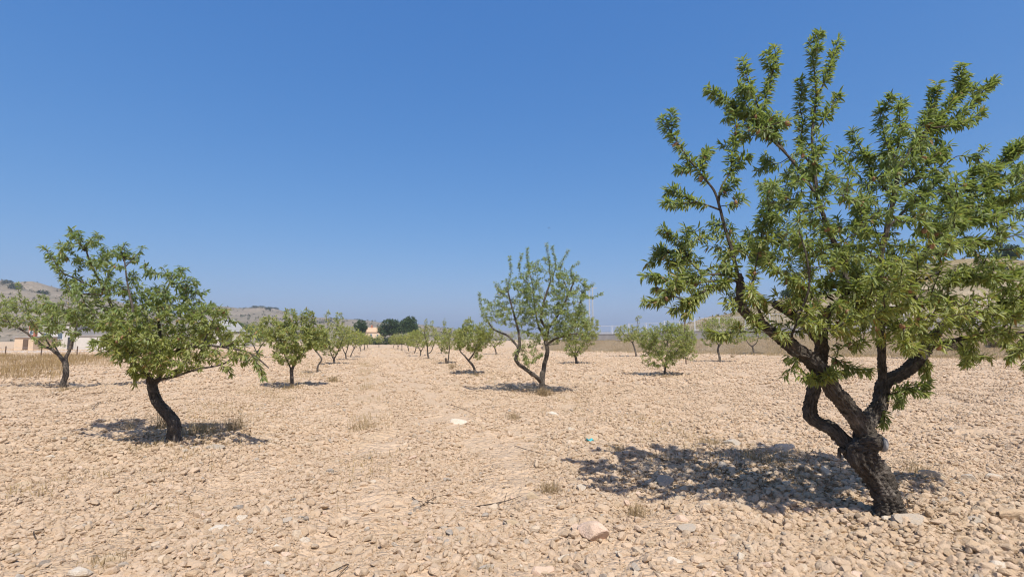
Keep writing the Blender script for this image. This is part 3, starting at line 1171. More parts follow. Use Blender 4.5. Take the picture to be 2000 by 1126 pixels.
def almond_mesh():
    if not _am:
        V, T = ico(2)
        V = V * np.array([.016, .011, .022])
        z = V[:, 2] / .022
        V[:, :2] *= (1 - .35 * np.clip(z, 0, 1) ** 2)[:, None] * (1 - .3 * np.clip(-z, 0, 1) ** 3)[:, None]
        m = new_mesh('almond', V, T)
        m.materials.append(M['almond'])
        _am.append(m)
    return _am[0]


# --- the large tree on the right
def hero_yellow(X):
    low = np.clip((2.95 - X[:, 2]) / 1.15, 0, 1)
    front = np.clip((4.8 - X[:, 1]) / .8, 0, 1)
    return .04 + .52 * low + .26 * front * low


hero_limbs = [
    ([(1741, 1005), (1737, 982, 0), (1722, 947, 0), (1704, 918, 0), (1686, 892, 0), (1684, 868, 0)], 28, 34, None, [30, 27, 26, 27, 31, 30]),
    ([(1676, 888, .02), (1694, 852, 0), (1662, 803, -.05), (1630, 764, -.12), (1603, 722, -.18), (1572, 695, -.2), (1537, 668, -.2), (1498, 640, -.2), (1462, 616, -.2), (1447, 592, -.2), (1447, 560, -.2), (1441, 535, -.2)], 26, 7, None,
     [24, 22, 18, 17, 18, 16, 14, 11, 10, 9.5, 9, 8]),
    ([(1672, 893, .05), (1653, 866, .1), (1627, 839, .15), (1597, 824, .22), (1583, 809, .25), (1584, 785, .25), (1593, 748, .22), (1601, 715, .2), (1604, 680, .18), (1603, 648, .12), (1613, 612, .05), (1640, 594, 0), (1655, 560, 0), (1640, 500, 0), (1615, 440, 0), (1597, 385, 0)], 18, 6, None,
     [20, 16, 15, 14.5, 15, 14, 13.5, 14, 15, 14, 11, 8, 6.5, 5.5, 4.8, 4.2]),
    ([(1682, 858, .12), (1693, 826, .22), (1719, 789, .32), (1725, 748, .38), (1747, 736, .4), (1773, 721, .42), (1798, 695, .45), (1812, 672, .5), (1838, 640, .5), (1880, 600, .45)], 21, 8, None, [18, 18, 16, 15.5, 14, 14, 15, 15, 9, 7]),
    ([(1724, 742, .38), (1722, 700, .32), (1721, 640, .25), (1719, 560, .15), (1720, 500, .1), (1733, 445, .05), (1746, 385, 0), (1757, 330, 0)], 9, 5, None, [10, 8.5, 8.2, 7.2, 6.2, 5.4, 4.6, 3.6]),
    ([(1602, 668, .1), (1575, 634, .05), (1545, 612, 0), (1512, 592, -.05)], 11, 9, 'broken dark limb stub pointing up left', [11, 10.5, 10, 8]),
    ([(1688, 868, -.02), (1705, 862, -.12), (1722, 866, -.18)], 16, 12, 'pruned stub with a grey cut face', [17, 17, 15]),
    ([(1650, 882, .02), (1641, 876, .1), (1639, 893, .1)], 4, 3, 'short dead stub hanging below the left limb', [4, 4, 3.5]),
    ([(1602, 712, -.15), (1585, 700, -.25), (1560, 690, -.35), (1545, 665, -.45), (1560, 620, -.6), (1580, 560, -.7), (1575, 500, -.75), (1560, 450, -.7)], 5, 2.5, None, [4, 3.2, 2.6, 2.2, 2, 1.8, 1.5, 1.2]),
    ([(1812, 672, .5), (1800, 640, .3), (1790, 600, .1), (1780, 560, -.1), (1800, 500, -.2), (1840, 450, -.2)], 8, 4, None, [9, 7, 6.5, 6, 5.5, 4.5]),
    ([(1812, 676, .5), (1850, 668, .3), (1900, 655, .1), (1950, 648, 0), (2000, 650, -.1), (2060, 640, -.1)], 6, 2.5, None, [7, 5, 4, 3.5, 3, 2.5]),
]
hs_ = [  # explicit shoots: path, base radius px, leafy from
    ([(1441, 540, -.2), (1430, 490, -.2), (1419, 456, -.2), (1405, 403, -.2), (1394, 371, -.2), (1370, 342, -.2), (1345, 310, -.2), (1322, 277, -.2), (1300, 243, -.2), (1285, 226, -.2)], 6, .55),
    ([(1365, 342, -.2), (1372, 318, -.2), (1378, 290, -.2)], 2.5, .1),
    ([(1403, 395, -.2), (1409, 365, -.15), (1425, 335, -.1), (1432, 290, -.1), (1438, 240, -.1), (1434, 208, -.1)], 4, .35),
    ([(1407, 410, -.2), (1385, 402, -.25), (1345, 388, -.3), (1318, 372, -.3), (1303, 362, -.3)], 3.2, .25),
    ([(1360, 395, -.3), (1320, 398, -.35), (1288, 394, -.35)], 2.5, .15),
    ([(1441, 540, -.2), (1400, 520, -.1), (1370, 530, 0), (1345, 505, 0), (1325, 470, 0), (1300, 452, 0), (1290, 440, 0)], 4.5, .5),
    ([(1350, 510, 0), (1310, 495, .1), (1262, 486, .1)], 3, .4),
    ([(1345, 500, 0), (1342, 470, -.1), (1338, 440, -.1)], 2.5, .3),
    ([(1445, 548, -.2), (1400, 548, -.3), (1340, 553, -.3), (1290, 541, -.3), (1240, 538, -.3)], 5, .55),
    ([(1445, 545, -.2), (1390, 560, -.4), (1345, 590, -.5), (1297, 612, -.5)], 4.5, .2),
    ([(1345, 588, -.5), (1310, 578, -.5), (1275, 590, -.5), (1252, 584, -.5)], 2.5, .45),
    ([(1445, 540, -.2), (1400, 535, -.4), (1350, 545, -.45), (1300, 580, -.45), (1268, 592, -.45)], 4, .5),
    ([(1597, 385, 0), (1570, 345, 0), (1535, 300, 0), (1490, 258, 0), (1440, 215, 0), (1400, 185, 0), (1373, 166, 0)], 5.5, .45),
    ([(1535, 300, 0), (1495, 240, .05), (1470, 180, .1), (1455, 140, .1), (1449, 106, .1)], 4, .3),
    ([(1490, 225, .05), (1500, 170, .05), (1515, 120, .05), (1509, 76, .05)], 3.5, .2),
    ([(1510, 275, 0), (1480, 235, -.1), (1455, 200, -.1), (1435, 150, -.1)], 3, .2),
    ([(1597, 385, 0), (1591, 330, .05), (1586, 260, .05), (1594, 190, .05), (1588, 120, .05), (1577, 62, .05)], 6, .45),
    ([(1594, 195, .05), (1612, 155, .05), (1628, 105, .05), (1643, 66, .05)], 3.5, .25),
    ([(1588, 265, .05), (1612, 230, 0), (1632, 195, 0), (1642, 178, 0)], 3, .3),
    ([(1590, 340, .05), (1600, 300, .05), (1612, 275, .05)], 2, .75),
    ([(1590, 330, .05), (1565, 290, .15), (1568, 240, .2), (1562, 200, .2), (1572, 150, .2)], 3.5, .25),
    ([(1757, 330, 0), (1735, 290, 0), (1722, 240, 0), (1714, 188, 0)], 4, .25),
    ([(1750, 310, 0), (1758, 250, -.05), (1752, 184, -.05)], 3.5, .25),
    ([(1742, 385, 0), (1710, 345, .1), (1685, 300, .1), (1666, 258, .1)], 3.5, .4),
    ([(1757, 330, 0), (1785, 280, 0), (1815, 215, 0), (1832, 158, 0)], 4.5, .25),
    ([(1790, 270, 0), (1840, 225, .05), (1875, 170, .05), (1896, 130, .05)], 3.5, .2),
    ([(1800, 262, 0), (1860, 235, .1), (1910, 190, .1), (1942, 148, .1)], 3.5, .25),
    ([(1820, 250, 0), (1880, 240, -.1), (1936, 206, -.1)], 3, .2),
    ([(1746, 380, 0), (1790, 340, -.1), (1830, 300, -.15), (1862, 275, -.15)], 4, .2),
    ([(1733, 445, .05), (1780, 400, .1), (1810, 370, .1), (1850, 330, .1)], 4, .3),
    ([(1760, 560, .0), (1820, 480, .1), (1880, 405, .15), (1930, 345, .15), (1972, 300, .15), (2003, 262, .15)], 6, .45),
    ([(1900, 385, .15), (1890, 350, .1), (1918, 305, .1)], 3, .15),
    ([(1880, 405, .15), (1850, 380, .05), (1868, 345, 0)], 3, .15),
    ([(1910, 370, .15), (1960, 350, .2), (2010, 330, .2), (2060, 300, .2)], 4, .1),
    ([(1880, 405, .15), (1940, 400, .1), (1990, 385, .1), (2050, 370, .1)], 4, .2),
    ([(1840, 450, -.2), (1890, 430, -.2), (1940, 425, -.2), (1985, 405, -.2)], 3.5, .2),
    ([(1840, 450, -.2), (1880, 470, -.3), (1930, 466, -.35)], 3, .4),
    ([(1780, 560, -.1), (1830, 535, -.2), (1880, 530, -.25), (1930, 545, -.3), (1960, 530, -.3)], 4, .5),
    ([(1950, 648, 0), (1985, 610, -.1), (2000, 575, -.15), (2015, 540, -.2)], 3.5, .2),
    ([(1900, 655, .1), (1940, 610, 0), (1960, 580, -.1), (1985, 560, -.1)], 3.5, .25),
    ([(1870, 664, .2), (1890, 690, .1), (1880, 712, .1)], 2.5, .2),
    ([(1950, 648, 0), (1975, 685, -.1), (1965, 712, -.1)], 2.5, .2),
    ([(1990, 650, 0), (2010, 690, -.1), (2005, 725, -.1)], 2.5, .2),
    ([(1721, 640, .25), (1760, 600, .0), (1810, 590, -.2), (1870, 575, -.3)], 3.5, .4),
    ([(1607, 745, -.15), (1585, 738, -.25), (1556, 728, -.3)], 2, .2),
    ([(1735, 770, .3), (1752, 765, .2), (1772, 755, .15), (1760, 772, .1)], 2.2, .1),
    ([(1715, 800, .25), (1728, 812, .2), (1722, 838, .18)], 2, .05),
    ([(1800, 690, .45), (1812, 715, .4), (1805, 740, .4)], 2.2, .1),
    ([(1608, 690, .15), (1640, 705, .0), (1655, 715, -.05), (1648, 735, -.05)], 2.2, .3),
    ([(1601, 640, -.1), (1530, 650, -.3), (1470, 648, -.5), (1345, 652, -.6)], 2.6, .93),
    ([(1498, 640, -.2), (1480, 600, -.4), (1470, 560, -.5), (1480, 500, -.5), (1490, 440, -.5), (1480, 412, -.5)], 5, .45),
    ([(1640, 594, 0), (1600, 570, -.3), (1555, 555, -.5), (1520, 530, -.55)], 3.5, .5),
    ([(1720, 560, .15), (1680, 540, -.2), (1650, 500, -.4), (1640, 460, -.5)], 4, .4),
    ([(1720, 500, .1), (1690, 460, -.1), (1680, 410, -.2), (1670, 360, -.2)], 4, .4),
    ([(1721, 640, .25), (1690, 620, -.2), (1670, 580, -.5), (1680, 530, -.6)], 4, .4),
]
hero_ells = [
    (1500, 440, 110, 90, -.1, .9, 60), (1600, 430, 100, 90, -.1, 1.0, 72), (1560, 350, 70, 80, 0, .5, 34), (1500, 280, 70, 60, 0, .4, 20),
    (1700, 470, 110, 100, -.1, 1.1, 66), (1640, 540, 120, 60, -.5, .8, 62), (1760, 380, 80, 90, 0, .8, 44), (1830, 260, 60, 50, 0, .4, 16),
    (1850, 480, 90, 80, -.1, .8, 44), (1900, 590, 100, 70, -.2, .7, 52), (1760, 595, 110, 50, -.4, .7, 40), (1690, 635, 100, 45, -.4, .6, 34),
    (1940, 380, 60, 40, .1, .5, 22), (1360, 500, 70, 60, -.1, .5, 34), (1330, 560, 60, 35, -.3, .4, 18), (1420, 580, 50, 25, -.3, .5, 12), (1990, 660, 60, 50, -.1, .5, 18),
    (1830, 640, 60, 40, -.1, .6, 24), (1560, 625, 60, 45, -.5, .5, 18), (1640, 610, 90, 40, -.6, .5, 26), (1750, 660, 70, 30, -.3, .5, 16), (1930, 670, 60, 35, -.2, .5, 20), (1600, 480, 90, 60, .8, .5, 16), (1750, 500, 90, 80, .9, .5, 18), (1590, 700, 50, 12, -.3, .3, 4), (1830, 330, 90, 70, 0, .6, 34), (1920, 430, 80, 50, 0, .5, 26), (1720, 300, 60, 60, 0, .5, 24), (1585, 310, 45, 60, 0, .35, 20), (1460, 240, 45, 45, 0, .3, 14), (1560, 480, 90, 60, 0, .7, 30), (1990, 560, 60, 60, -.1, .5, 22),
]


def hero_extra(t, gp, d0):
    p = pix(1726, 867, d0 - .19) - gp
    tb = Tubes()
    tb.add(np.array([p - np.array([.010, 0, 0]), p + np.array([.012, -.004, -.002])]), [.066, .058], 16, .08, 3)
    o = link('cut_face', tb.mesh('cut_face'), M['cut'], t)


hero = almond_tree('almond_tree', (1741, 1005), 'large leaning almond tree in the right foreground with forked dark trunk', 'almond trees of the orchard', hero_limbs, hs_, hero_ells,
                   leaf=.080, step=.0115, sstep=.0046, tipk=.66, rk=.82, per=2, seed=5, res='hi', yellow=hero_yellow, n_single=300, almonds=120, droop=.5, barkrough=.17, spurs=4.2, spur_len=.2, extra=hero_extra)

# --- the left foreground tree
t2_limbs = [
    ([(337, 868), (340, 846), (338, 824), (325, 804), (309, 786), (299, 764), (295, 742)], 15, 11, None, [16, 15, 14.5, 13.5, 12, 11, 11]),
    ([(295, 752), (288, 731, -.05), (263, 713, -.1), (245, 690, -.1), (228, 655, -.1), (222, 610, -.1), (205, 570, -.1), (180, 520, -.1), (165, 480, -.1)], 8, 3, None, [8.5, 7, 6, 5, 4.4, 3.6, 3, 2.2, 1.6]),
    ([(297, 752), (312, 735, .1), (318, 704, .15), (313, 660, .2), (311, 620, .2), (318, 585, .2), (335, 545, .2)], 8, 3, None, [8, 6, 4.6, 3.6, 3, 2.4, 1.8]),
    ([(316, 712, .1), (345, 685, -.3), (395, 675, -.5), (440, 678, -.6), (490, 690, -.6), (525, 718, -.6)], 5, 2, None, [4.5, 3.6, 3, 2.5, 2, 1.4]),
    ([(305, 742, 0), (340, 735, -.3), (380, 722, -.5), (430, 712, -.6), (452, 700, -.6)], 5, 2, None, [4, 3, 2.4, 2, 1.4]),
    ([(263, 713, -.1), (255, 660, -.5), (260, 610, -.6), (250, 560, -.4), (242, 500, -.3)], 5, 2.5, None, [4, 3.4, 2.6, 2, 1.5]),
]
t2_sh = [
    ([(180, 560, -.1), (150, 545, -.2), (120, 530, -.2), (100, 500, -.2), (84, 482, -.2)], 2.5, .45),
    ([(200, 575, -.1), (150, 570, 0), (120, 540, .1), (112, 500, .1)], 2.5, .5),
    ([(165, 490, -.1), (150, 465, -.1), (140, 448, -.1)], 2, .1), ([(165, 490, -.1), (180, 465, 0), (195, 460, 0)], 2, .1),
    ([(242, 510, -.3), (238, 490, -.3), (243, 476, -.3)], 2, .1), ([(245, 520, -.3), (265, 500, -.2), (280, 482, -.2)], 2, .2),
    ([(335, 550, .2), (325, 535, .2), (318, 522, .2)], 2, .2), ([(335, 550, .2), (355, 530, .1), (365, 524, .1)], 2, .2),
    ([(335, 560, .2), (365, 560, .0), (382, 548, 0)], 2, .2), ([(490, 690, -.6), (505, 712, -.65), (515, 735, -.65)], 2, .1),
    ([(440, 678, -.6), (470, 660, -.6), (505, 650, -.6)], 2, .2), ([(395, 675, -.5), (410, 640, -.5), (425, 605, -.5)], 2.5, .3),
    ([(263, 713, -.1), (262, 735, -.3), (263, 752, -.3)], 2, .2), ([(430, 712, -.6), (445, 722, -.6), (450, 730, -.6)], 1.5, 0),
]
t2_el = [(172, 490, 42, 38, -.1, .45, 30), (240, 520, 32, 42, -.2, .45, 22), (345, 565, 42, 38, .1, .5, 32), (200, 590, 80, 45, -.1, .8, 64), (320, 635, 100, 50, -.1, .95, 100),
         (260, 680, 55, 32, -.4, .6, 36), (400, 625, 42, 38, -.3, .5, 26), (170, 540, 45, 40, 0, .4, 26), (460, 690, 50, 26, -.6, .3, 20), (330, 700, 70, 28, -.5, .5, 26), (290, 590, 50, 35, 0, .5, 24), (350, 660, 70, 40, .6, .4, 26), (150, 625, 55, 28, .1, .5, 22), (300, 715, 50, 22, -.3, .4, 22), (350, 705, 60, 25, -.4, .4, 24), (230, 650, 50, 40, -.3, .5, 24), (410, 635, 40, 40, -.2, .5, 24), (375, 600, 45, 35, 0, .5, 24), (290, 670, 80, 45, -.6, .5, 40), (370, 690, 60, 30, -.6, .4, 26)]
almond_tree('almond_tree', (337, 868), 'dense almond tree in the left foreground on a crooked dark trunk', 'almond trees of the orchard', t2_limbs, t2_sh, t2_el, leaf=.088, step=.0145, sstep=.0105, rk=.72, lw=1.2, tipk=1.2, per=2, seed=8, res='hi',
            yellow=lambda X: .10 + .6 * np.clip((2.4 - X[:, 2]) / .8, 0, 1) * np.clip((X[:, 0] + 6.9) / 1.2, .35, 1.2), n_single=200, almonds=24, droop=.65, spurs=1.2, spur_len=.14)

# --- the leftmost tree
almond_tree('almond_tree', (121, 761), 'sparse almond tree at the left edge with a wide forked trunk', 'almond trees of the orchard',
            [([(121, 761), (124, 745), (129, 728), (127, 704)], 8, 6, None, [8.5, 7.5, 7, 6.5]),
             ([(127, 708), (115, 693), (98, 680), (85, 676), (64, 659), (47, 646), (21, 633), (0, 620)], 5, 2, None, [5.5, 4.5, 4, 3.6, 3.2, 2.8, 2.2, 1.6]),
             ([(128, 708), (130, 695), (137, 680), (145, 652), (155, 620)], 4.5, 2, None, [5, 4.5, 4, 3, 2]),
             ([(102, 682), (85, 656, -.2), (70, 641, -.3), (50, 615, -.3)], 2.2, 1),
             ([(118, 695), (100, 660, .4), (95, 630, .5)], 2.2, 1)],
            [([(50, 615), (38, 580), (35, 552)], 1.2, .6), ([(21, 633), (0, 600), (-20, 580)], 1.5, .3)],
            [(35, 612, 50, 32, 0, .9, 44), (110, 622, 45, 25, 0, .9, 40), (-20, 610, 50, 40, 0, .8, 30), (150, 600, 30, 40, .3, .6, 26), (60, 590, 35, 22, 0, .6, 12), (105, 655, 40, 22, -.4, .6, 12)],
            leaf=.11, step=.018, sstep=.015, rk=.68, lw=1.4, tipk=2.4, per=2, seed=12, yellow=lambda X: np.full(len(X), .35), droop=.45)

# --- middle tree
almond_tree('almond_tree', (1059, 767), 'open airy almond tree in the middle of the field with a low forked trunk', 'almond trees of the orchard',
            [([(1059, 767), (1060, 752), (1058, 738), (1059, 726)], 8, 7, None, [8.5, 7.5, 7, 6]),
             ([(1059, 740), (1063, 714, .1), (1069, 688, .1), (1066, 664, .1), (1069, 643, .1), (1057, 624, .1), (1062, 590, .1), (1075, 550, .1)], 6, 2.5, None, [6.5, 5.8, 5.2, 5, 4.4, 3.6, 3, 2.2]),
             ([(1056, 744), (1047, 735, -.2), (1030, 723, -.3), (1008, 703, -.4), (1015, 674, -.4), (1011, 640, -.4), (1000, 600, -.3), (990, 560, -.3)], 5.5, 2, None, [6, 5.2, 4.8, 4.4, 3.8, 3, 2.4, 1.8]),
             ([(1014, 680, -.4), (993, 656, -.4), (965, 643, -.3), (950, 622, -.3)], 3.2, 1.3),
             ([(1068, 672, .1), (1086, 661, -.1), (1117, 652, -.3), (1145, 650, -.3)], 3.4, 1.3),
             ([(1064, 655, .1), (1053, 640, .5), (1045, 600, .6), (1040, 550, .5)], 3.2, 1.5),
             ([(1069, 643, .1), (1090, 615, .1), (1110, 575, .1), (1125, 540, .1)], 3.2, 1.5)],
            [([(1075, 550), (1072, 510), (1067, 475)], 1.6, .3), ([(1078, 550), (1085, 515), (1078, 480)], 1.4, .3), ([(1040, 555), (1032, 520), (1030, 483)], 1.5, .3),
             ([(1035, 560), (1015, 530), (1018, 495)], 1.5, .3), ([(990, 565), (998, 530), (995, 500)], 1.4, .35), ([(1110, 570), (1095, 525), (1111, 487)], 1.5, .3),
             ([(1120, 550), (1115, 525), (1131, 512)], 1.4, .2), ([(985, 580), (970, 560), (966, 550)], 1.2, .2), ([(950, 622), (940, 600), (936, 571)], 1.2, .3), ([(965, 615), (955, 590), (938, 583)], 1.2, .3),
             ([(1125, 560), (1150, 580), (1176, 573)], 1.4, .3), ([(1125, 545), (1148, 560), (1160, 552)], 1.2, .3), ([(1130, 600), (1140, 570), (1142, 545)], 1.2, .3)],
            [(1060, 560, 60, 60, 0, 1.0, 56), (1115, 580, 38, 55, 0, .9, 44), (1005, 590, 45, 50, -.2, .8, 40), (1080, 600, 80, 60, 0, 1.0, 40), (1065, 630, 60, 40, 0, .9, 44), (970, 610, 32, 28, -.3, .6, 16), (1030, 690, 30, 25, -.3, .5, 14), (1120, 640, 40, 30, -.2, .7, 30)],
            leaf=.08, step=.0145, sstep=.008, rk=.74, tipk=4.0, cm=1.2, lw=1.5, per=2, seed=21, yellow=lambda X: .2 + .2 * np.clip((2.4 - X[:, 2]), 0, 1), droop=.5, leaf_t0=.25)

MID = [
    # base, label, limbs, ells, opts
    ((570, 757), 'bushy almond tree left of centre with a trunk bending right', [([(570, 757), (570, 740), (569, 719)], 6, 5), ([(569, 724), (580, 700), (597, 680), (610, 660)], 5, 2), ([(569, 722), (556, 692), (544, 650), (528, 630)], 2.5, 1.3), ([(575, 708), (578, 670, .5), (570, 635, .5)], 2.5, 1.3)],
     [(575, 660, 48, 32, 0, .9, 80), (565, 690, 30, 22, -.3, .6, 26), (568, 622, 14, 22, 0, .3, 14), (602, 622, 14, 22, 0, .3, 14), (530, 640, 26, 24, 0, .6, 22), (620, 660, 22, 26, 0, .5, 18)], dict(leaf=.115, step=.06, seed=31)),
    ((620, 728), 'thin young almond tree with a snaking trunk', [([(620, 728), (621, 714), (628, 702), (622, 691), (614, 682), (606, 668)], 3, 1.6)], [(612, 660, 24, 20, 0, .6, 26)], dict(leaf=.12, step=.075, seed=32)),
    ((653, 712), 'almond tree with a pale trunk foot third along the left row', [([(653, 712), (652, 697)], 3.4, 3.2), ([(652, 702), (646, 688), (640, 660)], 2.2, 1), ([(652, 702), (660, 686), (672, 655)], 2.2, 1)],
     [(655, 655, 34, 30, 0, 1.0, 70), (645, 680, 18, 16, 0, .6, 18), (641, 618, 6, 14, 0, .2, 5), (662, 620, 10, 12, 0, .3, 8)], dict(leaf=.125, step=.085, seed=33)),
    ((676, 703), 'almond tree with a straight dark trunk fourth along the left row', [([(676, 703), (675, 688)], 2.4, 2.2), ([(675, 693), (669, 678), (664, 655)], 1.6, .8), ([(675, 692), (680, 675), (684, 650)], 1.6, .8)], [(675, 656, 26, 22, 0, .9, 56)], dict(leaf=.13, step=.1, seed=34)),
    ((684, 697), 'small almond tree leaning right, fifth along the left row', [([(684, 697), (688, 687), (693, 678)], 1.8, 1.5), ([(692, 681), (696, 665), (694, 645)], 1.2, .6), ([(692, 681), (686, 668), (684, 650)], 1.2, .6)], [(695, 660, 18, 18, 0, .9, 46)], dict(leaf=.14, step=.12, seed=35)),
    ((503, 699), 'almond tree behind the left row in front of the grey roof', [([(503, 699), (502, 684)], 2.6, 2.2), ([(502, 690), (494, 672), (480, 650)], 1.8, .8), ([(502, 689), (512, 672), (528, 655)], 1.8, .8)], [(503, 652, 38, 24, 0, 1.2, 70)], dict(leaf=.13, step=.1, seed=36)),
    ((264, 752), 'almond tree mostly hidden behind the dense left tree', [([(264, 752), (263, 735), (261, 718)], 4.5, 4), ([(262, 724), (250, 700), (240, 670)], 3, 1.2), ([(262, 724), (280, 700), (296, 670)], 3, 1.2)], [(262, 660, 50, 32, 0, 1, 60)], dict(leaf=.12, step=.07, seed=37)),
    ((929, 731), 'almond tree with a strongly leaning forked trunk left of the middle tree', [([(929, 731), (925, 716), (914, 702)], 4, 3.4), ([(916, 705), (906, 693), (898, 683), (896, 660)], 2.8, 1.2), ([(914, 705), (925, 690), (930, 676), (938, 655)], 2.8, 1.2)],
     [(920, 660, 38, 26, 0, 1.0, 84), (914, 634, 12, 14, 0, .4, 14), (945, 645, 22, 18, 0, .5, 24), (935, 690, 8, 14, -.2, .3, 6)], dict(leaf=.12, step=.075, seed=38)),
    ((875, 710), 'slender almond tree on a thin straight trunk beside a cut stump', [([(875, 710), (876, 696), (878, 680), (878, 655)], 2, 1.0)], [(882, 660, 22, 24, 0, .8, 44), (868, 672, 12, 16, 0, .4, 14), (868, 636, 3, 14, 0, .2, 5)], dict(leaf=.13, step=.1, seed=39)),
    ((838, 702), 'almond tree with a low side limb and bare tips in the middle row', [([(838, 702), (835, 688), (835, 672)], 3.2, 2), ([(835, 691), (842, 686), (846, 676), (852, 660)], 1.8, .8), ([(835, 675), (830, 655), (828, 640)], 1.6, .8)],
     [(836, 656, 26, 22, 0, .9, 60), (832, 630, 3, 10, 0, .2, 4), (843, 632, 3, 10, 0, .2, 4)], dict(leaf=.13, step=.105, seed=40)),
    ((821, 695), 'round almond tree next beyond the one with bare tips', [([(821, 695), (822, 683)], 2.2, 1.8), ([(822, 687), (816, 675), (812, 660)], 1.3, .6), ([(822, 687), (828, 675), (832, 660)], 1.3, .6)], [(818, 660, 22, 19, 0, 1, 56)], dict(leaf=.14, step=.12, seed=41)),
    ((809, 690), 'almond tree with a thin trunk leaning right in the far middle row', [([(809, 690), (811, 684), (813, 678)], 1.6, 1.4), ([(813, 680), (806, 668), (802, 655)], 1, .5), ([(813, 680), (818, 668), (820, 655)], 1, .5)], [(808, 661, 17, 16, 0, 1, 46)], dict(leaf=.15, step=.14, seed=42)),
    ((970, 692), 'yellowish almond tree just left of the middle tree', [([(970, 692), (968, 684), (965, 675)], 2.2, 1.8), ([(966, 678), (958, 668), (952, 655)], 1.3, .6), ([(966, 678), (975, 668), (982, 655)], 1.3, .6)], [(966, 660, 25, 19, 0, 1, 60)], dict(leaf=.14, step=.11, seed=43, yl=.5)),
    ((1126, 710), 'almond tree on a stout short trunk right of the middle tree', [([(1126, 710), (1125, 700), (1122, 690)], 4, 3.6), ([(1123, 693), (1112, 675), (1108, 650)], 2.2, 1), ([(1123, 693), (1138, 672), (1150, 640)], 2.4, 1), ([(1123, 691), (1126, 660, .4), (1130, 625, .4)], 2, 1)],
     [(1132, 648, 36, 38, 0, 1, 90), (1122, 680, 24, 16, -.2, .6, 24), (1156, 640, 18, 26, 0, .5, 22), (1133, 612, 12, 14, 0, .3, 8)], dict(leaf=.125, step=.085, seed=44)),
    ((1148, 681), 'small almond tree in front of the grey wall', [([(1148, 681), (1147, 672)], 1.4, 1.2), ([(1147, 675), (1140, 660)], .9, .5), ([(1147, 675), (1156, 660)], .9, .5)], [(1148, 655, 18, 14, 0, 1, 34)], dict(leaf=.16, step=.15, seed=45)),
    ((1243, 696), 'green almond tree with bare upright tips before the white railing', [([(1243, 696), (1240, 682), (1235, 667)], 2.8, 2.2), ([(1236, 670), (1224, 658), (1212, 645)], 1.5, .7), ([(1236, 669), (1243, 645), (1246, 615)], 1.5, .5)],
     [(1224, 650, 26, 18, 0, .9, 56), (1250, 650, 22, 16, 0, .8, 34), (1246, 622, 8, 10, 0, .3, 5)], dict(leaf=.135, step=.105, seed=46)),
    ((1223, 683), 'small bowl shaped almond tree behind the one with bare tips', [([(1223, 683), (1223, 674)], 1.3, 1.1), ([(1223, 676), (1216, 668), (1213, 658)], 1, .5), ([(1223, 676), (1231, 668), (1234, 658)], 1, .5)], [(1222, 655, 18, 12, 0, 1, 26)], dict(leaf=.16, step=.16, seed=47)),
    ((1298, 733), 'low feathery almond bush with fine foliage almost to the ground', [([(1298, 733), (1299, 722), (1300, 710)], 3.6, 3), ([(1300, 716), (1288, 695), (1272, 665)], 1.8, .8), ([(1300, 714), (1318, 690), (1340, 660)], 1.8, .8), ([(1300, 712), (1303, 680), (1304, 645)], 1.8, .8)],
     [(1305, 668, 54, 34, 0, 1.2, 150), (1290, 700, 40, 18, -.2, .8, 34), (1330, 655, 30, 26, 0, .8, 40), (1262, 660, 24, 20, 0, .7, 30), (1345, 690, 18, 12, 0, .5, 10), (1300, 638, 34, 10, 0, .7, 14)], dict(leaf=.10, step=.07, seed=48, yl=.42)),
    ((1406, 707), 'almond tree with a kinked dark trunk left of the large tree', [([(1406, 707), (1405, 694), (1402, 684), (1405, 672)], 3.6, 2.6, None, [4, 3.4, 3, 3]), ([(1405, 676), (1395, 660), (1385, 645)], 1.8, .8), ([(1405, 675), (1418, 660), (1432, 640)], 1.8, .8)],
     [(1408, 642, 46, 26, 0, 1.1, 100), (1385, 662, 20, 14, 0, .6, 20), (1440, 655, 20, 18, 0, .6, 22)], dict(leaf=.125, step=.09, seed=49, yl=.35)),
    ((1473, 692), 'almond tree with a short forked trunk behind the limbs of the large tree', [([(1473, 692), (1471, 682), (1469, 674)], 2.8, 2.6), ([(1469, 677), (1460, 668), (1455, 655)], 1.8, .8), ([(1469, 677), (1478, 668), (1482, 655)], 1.8, .8)], [(1472, 648, 42, 20, 0, 1.1, 70)], dict(leaf=.135, step=.11, seed=50, yl=.35)),
    ((1010, 684), 'small far almond tree seen below the middle tree', [([(1010, 684), (1010, 676)], 1.4, 1.2), ([(1010, 679), (1003, 666)], .9, .5), ([(1010, 679), (1018, 666)], .9, .5)], [(1012, 657, 20, 15, 0, 1, 40)], dict(leaf=.16, step=.15, seed=51)),
    ((1624, 688), 'low almond tree far behind the trunk of the large tree', [([(1624, 688), (1625, 678)], 2.0, 1.6), ([(1625, 681), (1614, 668)], 1.2, .6), ([(1625, 681), (1636, 668)], 1.2, .6)], [(1625, 656, 30, 18, 0, 1.2, 44)], dict(leaf=.15, step=.13, seed=52, yl=.4)),
    ((1790, 700), 'almond tree far behind the right limb of the large tree', [([(1790, 700), (1791, 688)], 2.4, 2), ([(1791, 691), (1778, 672)], 1.4, .6), ([(1791, 691), (1804, 672)], 1.4, .6)], [(1791, 660, 36, 22, 0, 1.2, 50)], dict(leaf=.14, step=.12, seed=53, yl=.4)),
]
protos = []
for base, label, limbs, ells, op in MID:
    yl = op.pop('yl', .5) + .15
    far = ground_d(*base) > 36
    op['step'] *= .33
    op['leaf'] *= .95
    t = almond_tree('almond_tree', base, label, 'almond trees of the orchard', limbs, (), ells, res='lo' if far else 'mid', per=2, twig_r=.007 if far else .006, rk=.62, tipk=3.8, lw=1.65, cm=1.08,
                    yellow=(lambda v: (lambda X: np.full(len(X), v)))(yl), leaf_t0=.15, droop=.4, **op)
    protos.append(t)

